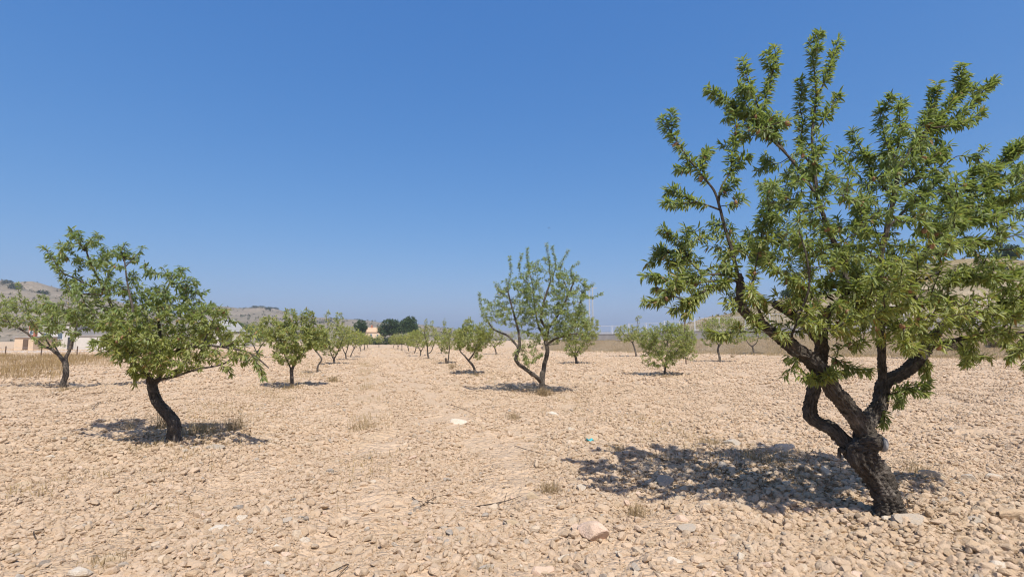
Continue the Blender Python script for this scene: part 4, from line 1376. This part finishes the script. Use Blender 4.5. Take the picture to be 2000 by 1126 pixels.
# far ends of the rows: copies of small trees
FARS = [((704, 686), 3, 'tiny almond tree, sixth along the left row'), ((712, 683), 10, 'tiny almond tree, seventh along the left row'), ((719, 680.5), 11, 'tiny last almond tree of the left row'),
        ((799, 687), 11, 'bushy almond tree where the middle row bunches together'), ((785, 684), 3, 'tiny almond tree far along the middle row'), ((777, 681.5), 10, 'tinier almond tree farther along the middle row'), ((768, 679.5), 11, 'last tiny almond tree of the middle row'),
        ((630, 687), 4, 'far almond tree seen between the trunks of the left row'), ((862, 690), 10, 'far almond tree behind the slender one'), ((900, 684), 12, 'far almond tree behind the leaning forked one'),
        ((1045, 684), 11, 'far almond tree right behind the middle trunk'), ((1085, 682), 10, 'far almond tree between the middle tree and the stout one'), ((560, 690), 3, 'far almond tree behind the bushy one left of centre'),
        ((445, 690), 12, 'far almond tree under the grey slatted roof'), ((940, 681), 3, 'far almond tree beyond the yellowish one'), ((740, 677.5), 10, 'far almond tree closing the track')]
for i, (b, k, lab) in enumerate(FARS):
    src = protos[k]
    o = src.copy()
    COL.objects.link(o)
    o.location = gpt(*b)
    s = 1.0 if i % 2 else .92
    o.scale = (s, s, s)
    o.rotation_euler.z = 1.1 * i + .7
    o['label'] = lab
    for ch in src.children:
        c = ch.copy()
        COL.objects.link(c)
        c.parent = o

# cut stump beside the slender tree
p = gpt(871, 711)
tb = Tubes()
tb.add(spline([p + [0, 0, -.1], p + [.02, 0, .15], p + [-.02, 0, .42]], 5) - p, np.linspace(.09, .07, 11), 10, .15, 5)
tag(link('tree_stump', tb.mesh('tree_stump'), M['twig'], None, p), 'short cut stump at the foot of the slender almond tree', 'stump')

# ------------------------------------------------------------------ stones
def rock(sub, seed, flat=.54):
    g = np.random.default_rng(seed)
    V, T = ico(sub)
    for k in range(g.integers(10, 16)):
        n = nrm(g.normal(size=3))
        d = g.uniform(.42, .85)
        s = V @ n
        V = V - np.outer(np.maximum(0, s - d) * .96, n)
    V += .03 * np.sin(V[:, [1, 2, 0]] * 5 + g.uniform(0, 6, 3))
    V *= np.array([1, g.uniform(.65, .95), flat * g.uniform(.75, 1.15)])
    V /= np.abs(V[:, 0]).max()
    return V, T


PROTO = []
for i in range(10):
    V, T = rock(2, 100 + i)
    m = new_mesh('stone', V, T, smooth=False)
    m.materials.append(M['stone'])
    PROTO.append(m)
BIG = {}
for key in ('stone', 'white', 'grey', 'tan', 'pink'):
    L = []
    for i in range(3):
        V, T = rock(3, 300 + i + 17 * len(BIG), .62)
        m = new_mesh('stone', V, T, smooth=False)
        m.materials.append(M[key])
        L.append(m)
    BIG[key] = L

taken = []
NAMED = [  # px, py, width px, colour, squash, yaw, label
    (1158, 1046, 66, 'pink', .62, -.6, 'largest pale pinkish boulder lying tilted in the centre foreground'),
    (1131, 1034, 30, 'pink', .5, .4, 'flat pink stone tucked against the left of the largest boulder'),
    (1134, 1051, 20, 'stone', .5, .2, 'small grey beige stone at the lower left foot of the largest boulder'),
    (1446, 1094, 28, 'white', .8, .9, 'bright white angular stone near the bottom edge right of centre'),
    (1318, 1105, 30, 'white', .5, -.4, 'long white stone lying flat at the bottom edge left of the white angular one'),
    (1412, 1104, 26, 'tan', .6, -.5, 'cream wedge of stone between the two white stones at the bottom'),
    (1975, 1012, 64, 'stone', .5, -.25, 'broad flat pale boulder at the right edge'),
    (1930, 1000, 34, 'tan', .45, 0, 'flat tan stone touching the left of the broad boulder at the right edge'),
    (1902, 1023, 36, 'grey', .5, -.5, 'grey slab of stone left of the broad boulder at the right edge'),
    (1880, 1052, 30, 'stone', .6, -.3, 'rounded beige stone below the grey slab on the right'),
    (1533, 872, 36, 'white', .75, -.4, 'whitish boulder at the back of the shade of the large tree'),
    (1411, 911, 26, 'grey', .9, .3, 'upright brownish grey stone in the middle of the shade'),
    (1299, 939, 34, 'grey', .8, -.5, 'grey boulder at the left front of the shade'),
    (1430, 868, 40, 'grey', .5, 0, 'long grey stone at the back of the shade'),
    (1818, 947, 50, 'tan', .4, -.3, 'flat yellowish slab behind the trunk base of the large tree'),
    (1790, 938, 26, 'tan', .5, .2, 'small yellowish stone at the end of the flat yellowish slab'),
    (1895, 928, 36, 'grey', .55, .1, 'dark brown grey stone on the right beyond the yellowish slab'),
    (1940, 925, 30, 'white', .6, -.3, 'pale angular stone right of the dark brown grey one'),
    (1770, 1018, 56, 'grey', .45, -.1, 'dark flat rock against the right foot of the large trunk'),
    (1735, 1012, 26, 'white', .7, 0, 'pale round stone at the foot of the large trunk'),
    (1650, 955, 40, 'tan', .5, -.3, 'rounded tan stone in the shade left of the large trunk'),
    (1612, 925, 28, 'white', .8, .5, 'pale stone in the shade beside a twig left of the large trunk'),
    (1335, 1014, 30, 'pink', .6, -.2, 'pinkish stone in front of the shade'),
    (1405, 1055, 30, 'pink', .6, .2, 'rounded pink stone between boulder and white angular stone'),
    (1340, 1035, 40, 'grey', .5, .2, 'greyish stone in the small detached patch of shade'),
    (895, 823, 34, 'white', .45, 0, 'whitish flat stone in the middle distance left of the middle tree shade'),
    (1080, 808, 22, 'white', .6, -.1, 'white block of stone just in front of the middle tree'),
    (1155, 857, 28, 'tan', .8, 0, 'pale stone beside the turquoise scrap'),
    (1116, 842, 14, 'white', .7, 0, 'small white stone behind the turquoise scrap'),
    (430, 1030, 50, 'white', .55, .35, 'large greyish white stone left of centre near the bottom'),
    (350, 1041, 36, 'tan', .6, -.1, 'brown rounded stone left of the large greyish white one'),
    (473, 1010, 20, 'white', .7, .2, 'small whitish stone above the large greyish white one'),
    (155, 1116, 44, 'white', .6, .3, 'grey white boulder at the bottom left beside a dry tuft'),
    (215, 1090, 44, 'tan', .55, .3, 'tan stone behind the grey white boulder at the bottom left'),
    (42, 939, 34, 'tan', .5, 0, 'brown wedge shaped stone near the left edge'),
    (97, 886, 24, 'white', .6, 0, 'pale stone left of the shade of the left tree'),
    (423, 880, 28, 'grey', .5, .2, 'grey flat stone at the right front of the left tree shade'),
    (381, 872, 30, 'grey', .5, -.1, 'bluish grey stone by the foot of the left trunk'),
    (499, 896, 13, 'grey', .6, 0, 'small dark grey stone right of the left tree shade'),
    (561, 1036, 18, 'grey', .8, .4, 'grey blocky stone at lower left of centre'),
    (542, 1074, 20, 'white', .8, -.2, 'whitish grey cobble at the bottom left of centre'),
    (558, 1078, 18, 'pink', .9, 0, 'pinkish round cobble beside the whitish grey one'),
    (595, 1053, 20, 'white', .6, .6, 'pale flake of stone right of the grey blocky stone'),
    (815, 991, 16, 'grey', .9, .5, 'slate grey stone beside dead twigs at the centre'),
    (716, 1033, 13, 'grey', .9, 0, 'small dark grey cobble at the bottom centre'),
    (897, 1036, 22, 'grey', .6, .2, 'grey cobble left of the largest boulder'),
    (867, 1031, 24, 'grey', .6, -.5, 'mottled grey cobble next to the plain grey one'),
    (1000, 1021, 28, 'tan', .5, 0, 'olive tan flat stone between grey cobbles and largest boulder'),
    (1040, 975, 28, 'tan', .7, -.3, 'brownish block of stone at the front of the dry tuft in the centre'),
    (1135, 965, 24, 'white', .8, .7, 'greenish white upright stone in the field left of the shade'),
    (1175, 990, 36, 'stone', .7, .3, 'beige cracked block above the largest boulder'),
    (1127, 941, 16, 'tan', .6, 0, 'ochre yellow stone left of the shade'),
    (1952, 1104, 30, 'white', .6, 0, 'whitish stone near the bottom right corner'),
    (1680, 1118, 44, 'pink', .5, 0, 'brown faced pink slab at the bottom edge below the large trunk'),
    (1100, 1040, 22, 'stone', .6, 0, 'beige cobble left of the flat pink stone'),
    (45, 1000, 24, 'stone', .6, 0, 'beige stone alone near the left edge'),
    (1060, 1105, 44, 'pink', .6, .1, 'pinkish block at the bottom edge in front of the largest boulder'),
    (1105, 1082, 34, 'white', .5, .2, 'cream flat stone just below the largest boulder'),
    (950, 1105, 34, 'grey', .45, .2, 'pale grey slab at the bottom edge left of the pinkish block'),
]


def put_stone(px, py, wpx, key, squash, yaw, label, group, seed):
    p = gpt(px, py)
    s = wpx / F * p[1] / 2 * 1.02
    me = BIG[key][seed % 3]
    o = link('stone', me, None)
    g = np.random.default_rng(seed + 5000)
    o.scale = (s, s * g.uniform(.75, 1.0), s * (squash / .62) * g.uniform(.95, 1.2))
    o.rotation_euler = (g.uniform(-.25, .25), g.uniform(-.25, .25), yaw)
    zmin = s * .2 * squash
    o.location = (p[0], p[1], p[2] + zmin)
    tag(o, label, 'stone', group)
    taken.append((p[0], p[1], s))
    return o


for i, r in enumerate(NAMED):
    px, py, w, key, sq, yaw, lab = r
    put_stone(px, py + w * .12, w, key, sq, yaw, lab, 'stones told apart in the foreground', i)

LMK = {0: 'the largest boulder', 3: 'the bright white angular stone', 6: 'the broad boulder at the right edge', 9: 'the rounded beige stone on the right', 10: 'the whitish boulder at the back of the shade',
       11: 'the upright stone in the shade', 12: 'the grey boulder at the front of the shade', 14: 'the flat yellowish slab', 16: 'the dark brown grey stone', 18: 'the dark rock at the large trunk',
       20: 'the rounded tan stone in the shade', 22: 'the pinkish stone before the shade', 24: 'the stone in the detached shade patch', 25: 'the whitish flat stone in mid field', 27: 'the pale stone by the turquoise scrap', 29: 'the large greyish white stone', 30: 'the brown rounded stone',
       32: 'the boulder at the bottom left', 34: 'the brown wedge at the left edge', 35: 'the pale stone by the left shade', 36: 'the flat grey stone by the left trunk', 38: 'the small dark grey stone', 39: 'the grey blocky stone', 40: 'the whitish grey cobble',
       42: 'the pale flake of stone', 43: 'the slate grey stone by the twigs', 44: 'the dark grey cobble', 45: 'the grey cobble left of the boulder', 47: 'the olive tan flat stone', 48: 'the brownish block by the dry tuft', 49: 'the greenish white upright stone',
       50: 'the beige cracked block', 52: 'the whitish stone at the bottom right', 53: 'the pink slab at the bottom edge', 55: 'the lone beige stone near the left edge', 58: 'the pale slab at the bottom edge'}


def stone_label(px, py, adj, size):
    best = min(LMK, key=lambda i: (NAMED[i][0] - px) ** 2 + ((NAMED[i][1] - py) * 1.6) ** 2)
    dx, dy = px - NAMED[best][0], (py - NAMED[best][1]) * 1.6
    r = math.hypot(dx, dy)
    dst = 'close ' if r < 45 else ('' if r < 100 else 'well ')
    dr_ = ('to the right of' if dx > 0 else 'to the left of') if abs(dx) > abs(dy) else ('in front of' if dy > 0 else 'behind')
    sz = 'fist sized ' if size < .037 else ('larger ' if size > .046 else '')
    lab = f'{sz}{adj} stone {dst}{dr_} {LMK[best]}'
    if len(lab.split()) > 16:
        lab = f'{adj} stone {dst}{dr_} {LMK[best]}'
    return lab, 'loose stones around ' + LMK[best][4:]


g = np.random.default_rng(77)
ADJ = {'stone': 'beige', 'white': 'whitish', 'grey': 'grey', 'tan': 'brownish', 'pink': 'pinkish'}
cnt = len(NAMED)
tries = 0
while cnt < 300 and tries < 6000:
    tries += 1
    px = g.uniform(-40, 2040)
    py = 830 + 310 * g.uniform(0, 1) ** .8
    p = gpt(px, py)
    key = g.choice(['stone', 'pink', 'tan', 'white', 'grey'], p=[.56, .20, .14, .06, .04])
    size = .032 + .028 * g.uniform(0, 1) ** 2
    if any((p[0] - a) ** 2 + (p[1] - b) ** 2 < (c + size) ** 2 for a, b, c in taken):
        continue
    if math.hypot(p[0] - hero.location.x, p[1] - hero.location.y) < .3:
        continue
    lab, grp = stone_label(px, py, ADJ[key], size)
    put_stone(px, py, size * 2 / p[1] * F, key, g.uniform(.5, .75), g.uniform(0, 6.28), lab, grp, 200 + cnt)
    cnt += 1

# the rubble: everything smaller, beyond counting
def scatter(n, d0, d1, smin, smax, pw, seed, dens=True, thr=-.4):
    g = np.random.default_rng(seed)
    # uniform over the visible wedge (and a margin)
    y = np.sqrt(g.uniform(d0 ** 2, d1 ** 2, n))
    x = y * g.uniform(-1.2, 1.2, n) + g.uniform(-.8, .8, n)
    s = smin + (smax - smin) * g.uniform(0, 1, n) ** pw
    if dens:
        q = wav(x, y, 1.6, 24, 6) + .6 * wav(x, y, .55, 30, 6) + g.normal(0, .35, n)
        # wheel tracks with fewer stones run along the rows
        u = x + .29 * y
        tr = np.exp(-((u - 1.9) / .34) ** 2) + np.exp(-((u - .2) / .34) ** 2)
        keep = q - tr * .75 > thr
        x, y, s = x[keep], y[keep], s[keep]
    return x, y, s, g


sets = [scatter(95000, 2.0, 7.5, .010, .038, 1.9, 1, thr=.0), scatter(90000, 2.0, 7.5, .005, .013, 1.0, 6, thr=-.7), scatter(3600, 2.0, 9, .036, .06, 1.6, 2, thr=-.1), scatter(190000, 7.5, 18, .014, .05, 2.1, 3, thr=-.12), scatter(110000, 18, 45, .03, .085, 2.0, 4), scatter(26000, 45, 95, .06, .13, 2.0, 5)]
X = np.concatenate([s[0] for s in sets])
Y = np.concatenate([s[1] for s in sets])
S = np.concatenate([s[2] for s in sets])
# bigger stones gather under the near trees
g = np.random.default_rng(9)
ex = []
for (cx, cy, rr, n) in ((2.6, 6.2, 1.6, 2600), (3.9, 4.3, 1.0, 900), (-5.0, 7.4, 1.3, 900), (1.5, 4.0, 1.2, 500), (4.2, 3.6, 1.8, 1500), (-1.5, 4.2, 1.6, 500)):
    a, r = g.uniform(0, 6.28, n), rr * np.sqrt(g.uniform(0, 1, n))
    ex.append((cx + r * np.cos(a), cy + r * np.sin(a), (.02 + .04 * g.uniform(0, 1, n) ** 1.7)))
X = np.concatenate([X] + [e[0] for e in ex])
Y = np.concatenate([Y] + [e[1] for e in ex])
S = np.concatenate([S] + [e[2] for e in ex])
Z = gh(X, Y) + S * g.uniform(-.05, .45, len(X))
n = len(X)
pm = bpy.data.meshes.new('rubble')
pm.vertices.add(n)
pm.vertices.foreach_set('co', np.stack([X, Y, Z], 1).astype(np.float32).ravel())
a = pm.attributes.new('rot', 'FLOAT_VECTOR', 'POINT')
a.data.foreach_set('vector', np.stack([g.normal(0, .35, n), g.normal(0, .35, n), g.uniform(0, 6.28, n)], 1).astype(np.float32).ravel())
a = pm.attributes.new('scl', 'FLOAT_VECTOR', 'POINT')
a.data.foreach_set('vector', (S[:, None] * np.stack([np.ones(n), g.uniform(.75, 1.1, n), g.uniform(.7, 1.35, n)], 1)).astype(np.float32).ravel())
a = pm.attributes.new('idx', 'INT', 'POINT')
a.data.foreach_set('value', g.integers(0, len(PROTO), n).astype(np.int32))
rub = link('rubble', pm)
tag(rub, kind='stuff')
# ten ordinary field stones lying in view carry the shapes the rubble repeats
src = []
for i in range(len(PROTO)):
    px, py = 620 + 37 * i + (i * 53) % 41, 905 + (i * 67) % 90
    p = gpt(px, py)
    o = link('stone', PROTO[i])
    o.location = (p[0], p[1], p[2] + .012)
    o.scale = (.036, .036, .036)
    o.rotation_euler.z = i
    lab, grp = stone_label(px, py, 'light beige', .03)
    tag(o, lab, 'stone', grp)
    src.append(o)
nt = bpy.data.node_groups.new('rubble_nodes', 'GeometryNodeTree')
nt.interface.new_socket('Geometry', in_out='INPUT', socket_type='NodeSocketGeometry')
nt.interface.new_socket('Geometry', in_out='OUTPUT', socket_type='NodeSocketGeometry')
gi, go = nt.nodes.new('NodeGroupInput'), nt.nodes.new('NodeGroupOutput')
iop = nt.nodes.new('GeometryNodeInstanceOnPoints')
jn = nt.nodes.new('GeometryNodeJoinGeometry')
for o in src:
    oi = nt.nodes.new('GeometryNodeObjectInfo')
    oi.transform_space = 'ORIGINAL'
    oi.inputs['Object'].default_value = o
    oi.inputs['As Instance'].default_value = True
    nt.links.new(oi.outputs['Geometry'], jn.inputs[0])


def named(nm, typ):
    nd = nt.nodes.new('GeometryNodeInputNamedAttribute')
    nd.data_type = typ
    nd.inputs['Name'].default_value = nm
    return nd.outputs['Attribute']


m2p = nt.nodes.new('GeometryNodeMeshToPoints')
e2r = nt.nodes.new('FunctionNodeEulerToRotation')
nt.links.new(gi.outputs[0], m2p.inputs['Mesh'])
nt.links.new(m2p.outputs[0], iop.inputs['Points'])
nt.links.new(jn.outputs[0], iop.inputs['Instance'])
iop.inputs['Pick Instance'].default_value = True
nt.links.new(named('idx', 'INT'), iop.inputs['Instance Index'])
nt.links.new(named('rot', 'FLOAT_VECTOR'), e2r.inputs[0])
nt.links.new(e2r.outputs[0], iop.inputs['Rotation'])
nt.links.new(named('scl', 'FLOAT_VECTOR'), iop.inputs['Scale'])
nt.links.new(iop.outputs[0], go.inputs[0])
md = rub.modifiers.new('rubble', 'NODES')
md.node_group = nt

# ------------------------------------------------------------------ dry grass and weeds
def blades(P, h, g, w=.004, lean=.45, col=((.46, .34, .17), (.30, .22, .11))):
    n = len(P)
    az = g.uniform(0, 6.28, n)
    ln = np.abs(g.normal(0, lean, n))
    h = h * g.uniform(.45, 1.25, n)
    dx, dy = np.cos(az) * ln * h, np.sin(az) * ln * h
    fa = g.uniform(0, 6.28, n)
    sx, sy = np.cos(fa) * w / 2, np.sin(fa) * w / 2
    z0 = np.zeros(n)
    b1 = P + np.stack([-sx, -sy, z0 - .02], 1)
    b2 = P + np.stack([sx, sy, z0 - .02], 1)
    m1 = P + np.stack([dx * .4 - sx * .8, dy * .4 - sy * .8, h * .6], 1)
    m2 = P + np.stack([dx * .4 + sx * .8, dy * .4 + sy * .8, h * .6], 1)
    tp = P + np.stack([dx, dy, h * (1 - .3 * ln)], 1)
    V = np.stack([b1, b2, m2, m1, tp], 1).reshape(-1, 3)
    i = np.arange(n)[:, None] * 5
    T = np.concatenate([np.hstack([i, i + 1, i + 2]), np.hstack([i, i + 2, i + 3]), np.hstack([i + 3, i + 2, i + 4])])
    wgt = g.uniform(0, 1, (n, 1))
    C = np.array(col[0]) * wgt + np.array(col[1]) * (1 - wgt)
    C = np.repeat(np.concatenate([C, np.ones((n, 1))], 1), 5, 0)
    return V, T, C


def cat_mesh(name, parts):
    off, VV, TT, CC = 0, [], [], []
    for V, T, C in parts:
        VV.append(V)
        TT.append(T + off)
        CC.append(C)
        off += len(V)
    return new_mesh(name, np.vstack(VV), np.vstack(TT), {'col': ('FLOAT_COLOR', np.vstack(CC))}, smooth=False)


g = np.random.default_rng(55)


def in_px(n, f):
    """points on the ground picked by photo region, uniform on the ground inside it"""
    x0, x1, y0, y1 = f
    d0, d1 = ground_d(1000, y1), ground_d(1000, y0)
    y = np.sqrt(g.uniform(d0 ** 2, d1 ** 2, n))
    x = y * g.uniform((x0 - 1000) / F, (x1 - 1000) / F, n) / CP
    return np.stack([x, y, gh(x, y)], 1)


parts = []
Q = in_px(34000, (-250, 235, 694, 742))
e = wav(Q[:, 0], Q[:, 1], 5, 2)
Q = Q[(e + g.normal(0, .3, len(Q)) > -.15) & ((Q[:, 0] / Q[:, 1] < -.86) | (Q[:, 1] > 30))]
parts.append(blades(Q, .36, g, .013, .5, ((.42, .30, .14), (.25, .17, .08))))
Q = in_px(9000, (200, 520, 690, 700))
parts.append(blades(Q, .25, g, .014, .5))
tag(link('dry_grass', cat_mesh('dry_grass', parts), M['drygrass']), kind='stuff')
# grass on the right bank
parts = []
n = 26000
pxr = g.uniform(1080, 2250, n)
kk = g.uniform(-.25, 1.1, n)
Q = np.array([bank_pt(p_, k_) for p_, k_ in zip(pxr, kk)])
Q[:, 2] = np.maximum(Q[:, 2], 0)
sel = wav(Q[:, 0], Q[:, 1], 4, 9) + g.normal(0, .35, n) + np.where(pxr > 1500, .35, -.1) > -.1
parts.append(blades(Q[sel], .34, g, .018, .5, ((.44, .33, .16), (.27, .20, .10))))
tag(link('dry_grass', cat_mesh('dry_grass', parts), M['drygrass']), kind='stuff')
# thin straw along the rows
parts = []
u0 = np.concatenate([g.normal(.15, .25, 900), g.normal(-3.0, .5, 1500), g.normal(5.3, .6, 1200), g.normal(-2.2, .3, 500)])
y = g.uniform(5, 40, len(u0))
x = u0 - .29 * y
ok = wav(x, y, 2.2, 15) > -.05
Q = np.stack([x, y, gh(x, y)], 1)[ok]
Q = np.repeat(Q, 6, 0) + np.concatenate([g.normal(0, .10, (len(Q) * 6, 2)), np.zeros((len(Q) * 6, 1))], 1)
parts.append(blades(Q, .10, g, .006, .7))
Q = in_px(1500, (-20, 2020, 790, 1130))
Q = Q[wav(Q[:, 0], Q[:, 1], 1.3, 28) > -.1]
Q = np.repeat(Q, 7, 0)
Q = Q + np.concatenate([g.normal(0, .04, (len(Q), 2)), np.zeros((len(Q), 1))], 1)
parts.append(blades(Q, .055, g, .003, .9, ((.40, .29, .15), (.24, .17, .10))))
tag(link('straw', cat_mesh('straw', parts), M['drygrass']), kind='stuff')
# single tufts
TUF = [(930, 733, .2, .25, 70, 'dry grass at the foot of the leaning forked tree'), (570, 760, .22, .35, 90, 'dry grass at the foot of the bushy tree'), (122, 765, .2, .3, 80, 'dry grass at the foot of the leftmost tree'), (1298, 737, .16, .45, 100, 'dry grass under the feathery bush'), (1128, 713, .16, .5, 90, 'dry grass at the foot of the stout tree'),
       (318, 838, .42, .16, 160, 'tall dry weed tuft at the back of the left trunk'), (390, 850, .26, .28, 260, 'wide dry grass tuft right of the left trunk'), (455, 845, .30, .22, 190, 'dry grass tuft farthest right of the left trunk'),
       (255, 838, .40, .07, 30, 'few bent dry stalks left of the left trunk'), (1075, 965, .13, .10, 130, 'small dry tuft in the centre foreground left of the shade'), (1243, 1003, .15, .09, 110, 'dry straw tuft in front of the shade of the large tree'),
       (205, 1098, .07, .14, 120, 'grey dead tuft beside the grey white boulder at the bottom left'), (1003, 818, .18, .13, 120, 'dry tuft in the field left of the middle tree shade'), (1062, 772, .26, .22, 220, 'straw coloured grass at the foot of the middle tree'),
       (1430, 690 + 9, .4, .14, 90, 'dry weed right of the kinked trunk'), (884, 722, .35, .18, 90, 'dry bush stub near the leaning forked tree'), (1480, 905, .18, .3, 160, 'dry weeds in the middle of the shade of the large tree'),
       (1390, 872, .16, .3, 150, 'dry weeds at the back of the shade of the large tree'), (1560, 940, .12, .25, 120, 'dry weeds just left of the large trunk'), (1300, 900, .12, .25, 120, 'dry weeds among the stones at the front of the shade'), (1205, 880, .12, .22, 120, 'dry weeds at the left end of the shade of the large tree'), (1790, 925, .16, .16, 90, 'dry weeds behind the large trunk'),
       (650, 748, .25, .2, 120, 'dry grass tuft in the track by the thin young tree'), (705, 835, .16, .3, 140, 'thin straw patch in the left wheel track'), (955, 1115, .05, .05, 30, 'tiny tuft at the bottom centre')]
for (px, py, h, rr, nb_, lab) in TUF:
    p = gpt(px, py)
    Q = np.stack([g.normal(0, rr * .5, nb_), g.normal(0, rr * .5, nb_), np.zeros(nb_)], 1)
    Q[:, 2] = gh(Q[:, 0] + p[0], Q[:, 1] + p[1]) - p[2]
    tag(link('dry_tuft', cat_mesh('dry_tuft', [blades(Q, h, g, .0045 if p[1] < 12 else .010, .75, ((.42, .31, .16), (.22, .16, .09)))]), M['drygrass'], None, p), lab, 'dry weed', 'dry weed tufts')

# brown scrub on the bank at the right
for i, (px, k, s) in enumerate([(1862, .35, .8), (1900, .5, .6), (1950, .4, .7), (1820, .6, .5)]):
    q = bank_pt(px, k)
    tag(link('brown_bush', cloud_mesh('brown_bush', [(0, 0, s * .5, s, s * .8, s * .55), (s * .7, 0, s * .4, s * .6, s * .6, s * .4)], 700, .14, ((.13, .10, .05), (.22, .17, .08)), 90 + i), M['needles'], None, q),
        ['brown dried bush on the bank below the right crown edge', 'small brown bush higher on the bank right of it', 'brown bush on the bank nearest the frame edge', 'small brown bush on the bank just right of the right limb'][i], 'bush', 'brown bushes on the right bank')

# fallen leaves and husks below the nearest crowns
gl = np.random.default_rng(66)
cen = [(2.6, 6.4, 1.7, .9, 2600), (-5.1, 8.2, 1.6, .8, 1500), (.8, 15.6, 1.5, .9, 900), (3.6, 5.0, .8, .8, 600)]
P = np.vstack([np.stack([c[0] + c[2] * gl.normal(0, .55, c[4]), c[1] + c[3] * gl.normal(0, .6, c[4]), np.zeros(c[4])], 1) for c in cen])
n = len(P)
P[:, 2] = gh(P[:, 0], P[:, 1]) + gl.uniform(.012, .03, n)
D = nrm(np.stack([gl.normal(size=n), gl.normal(size=n), gl.normal(0, .25, n)], 1))
N = nrm(np.array([0, 0, 1.0]) + gl.normal(0, .35, (n, 3)))
N = nrm(N - D * np.sum(N * D, 1, keepdims=True))
w = gl.uniform(0, 1, (n, 1))
lt = dict(X=P, D=D, N=N, S=np.cross(D, N), L=gl.uniform(.035, .075, n), W=gl.uniform(.012, .02, n), C=np.array([.30, .20, .10]) * w + np.array([.14, .095, .055]) * (1 - w))
tag(link('leaf_litter', leaf_mesh('leaf_litter', lt, np.arange(n), LEAF_MID, (0, 0, 0)), M['drygrass']), kind='stuff')

# fallen sticks
ST = [((872, 793), (935, 812), .010, 'thin fallen stick in the field left of the middle tree'), ((1100, 850), (1145, 854), .008, 'straight twig beside the turquoise scrap'), ((930, 985), (1020, 968), .011, 'fallen twig in the centre foreground behind the dry tuft'),
      ((1005, 870), (1060, 885), .009, 'twig in the field in front of the middle tree'), ((1370, 940), (1460, 938), .010, 'dark fallen branch in the shade of the large tree'), ((1280, 895), (1330, 905), .014, 'grey stick lying at the left of the shade'),
      ((1745, 1004), (1800, 1000), .016, 'dark fallen branch against the right foot of the large trunk'), ((805, 975), (850, 985), .010, 'dead twig beside the slate grey stone'), ((820, 990), (870, 970), .007, 'thin grey twig crossing the dead twig at centre'),
      ((640, 1118), (655, 1124), .008, 'bent dead twig at the bottom edge left of centre'), ((180, 800), (215, 778), .012, 'stick on the ground below the leftmost tree'), ((70, 1052), (85, 1040), .010, 'dark broken stick near the left bottom edge')]
for i, (a, b, r, lab) in enumerate(ST):
    A, B = gpt(*a), gpt(*b)
    r *= .6
    mid = (A + B) / 2 + g.normal(0, .04, 3) * np.array([1, 1, 0])
    mid[2] = gh(mid[0], mid[1])
    up = np.array([0, 0, r + .015])
    P = spline([A + up, mid + up + [0, 0, .008], B + up], 6)
    tb = Tubes()
    tb.add(P - A, np.linspace(r, r * .5, len(P)), 7, .1, i)
    v = nrm(B - A)
    if i % 2 == 0:
        m = P[len(P) // 2] - A
        e = m + np.array([-v[1], v[0], .3]) * .12 + v * .1
        tb.add(np.array([m, (m + e) / 2 + [0, 0, .01], e]), [r * .6, r * .5, r * .3], 5, 0, i)
    tag(link('fallen_stick', tb.mesh('fallen_stick'), M['twig'], None, A), lab, 'stick', 'fallen sticks')

# scrap of turquoise plastic
p = gpt(1153, 866)
gg = np.random.default_rng(3)
gx, gy = np.meshgrid(np.linspace(-.05, .05, 7), np.linspace(-.035, .035, 6))
gz = .02 + .016 * np.sin(gx * 90 + gy * 40) + .012 * np.cos(gy * 120) + .004 * gg.normal(size=gx.shape)
gx = gx * (1 + .25 * np.sin(gy * 70))
V = np.stack([gx, gy, gz + .03], -1).reshape(-1, 3)
i0 = (np.arange(5)[:, None] * 7 + np.arange(6)[None]).ravel()
sm = new_mesh('plastic_scrap', V, np.stack([i0, i0 + 1, i0 + 8, i0 + 7], -1))
so_ = link('plastic_scrap', sm, M['plastic'], None, p)
so_.modifiers.new('thickness', 'SOLIDIFY').thickness = .002
tag(so_, 'crumpled scrap of turquoise plastic on the stony ground', 'litter')

# thin dark stake inside the feathery bush
p = gpt(1340, 712)
tk = pix(1340, 624, p[1])
tag(link('stake', boxes_mesh('stake', [(0, 0, tk[2] / 2, .06, .06, tk[2] + .2), (0, 0, tk[2] + .11, .07, .07, .02)]), M['rust'], None, p), 'thin dark stake standing up through the feathery bush', 'stake')

# far bird
q = pix(1072, 445, 60)
t = thing('bird', q, 'tiny dark bird high in the empty sky', 'bird')
V, T = ico(2)
link('body', new_mesh('body', V * np.array([.085, .03, .03]), T), M['feather'], t)
wv = np.array([(0, 0, .02), (.10, 0, .02), (.05, .16, .07), (-.03, .30, .05), (-.04, .14, .06), (0, 0, .01), (.10, 0, .01), (.05, .16, .06), (-.03, .30, .045), (-.04, .14, .05)])
wf = [np.array([(0, 1, 2, 4), (5, 9, 7, 6)]), np.array([(4, 2, 3), (9, 8, 7)])]
wv = wv * .62
link('wing', new_mesh('wing', wv, wf), M['feather'], t)
link('wing', new_mesh('wing', wv * np.array([1, -1, 1]), wf), M['feather'], t)

# alike neighbours are told apart by their order from the left
ORD = ['first', 'second', 'third', 'fourth', 'fifth', 'sixth', 'seventh', 'eighth', 'ninth']
same = {}
for o in COL.objects:
    if o.parent is None and o.get('category') in ('stone', 'bush'):
        same.setdefault(o['label'], []).append(o)
for lab, L in same.items():
    if len(L) > 1:
        L.sort(key=lambda o: o.location.x / max(o.location.y, .1))
        for q, o in enumerate(L):
            new = f'{ORD[q]} from the left, {lab}'
            if len(new.split()) > 16:
                new = f'{ORD[q]} from left, ' + lab.replace('light beige', 'beige').replace('fist sized ', '')
            if len(new.split()) <= 16:
                o['label'] = new
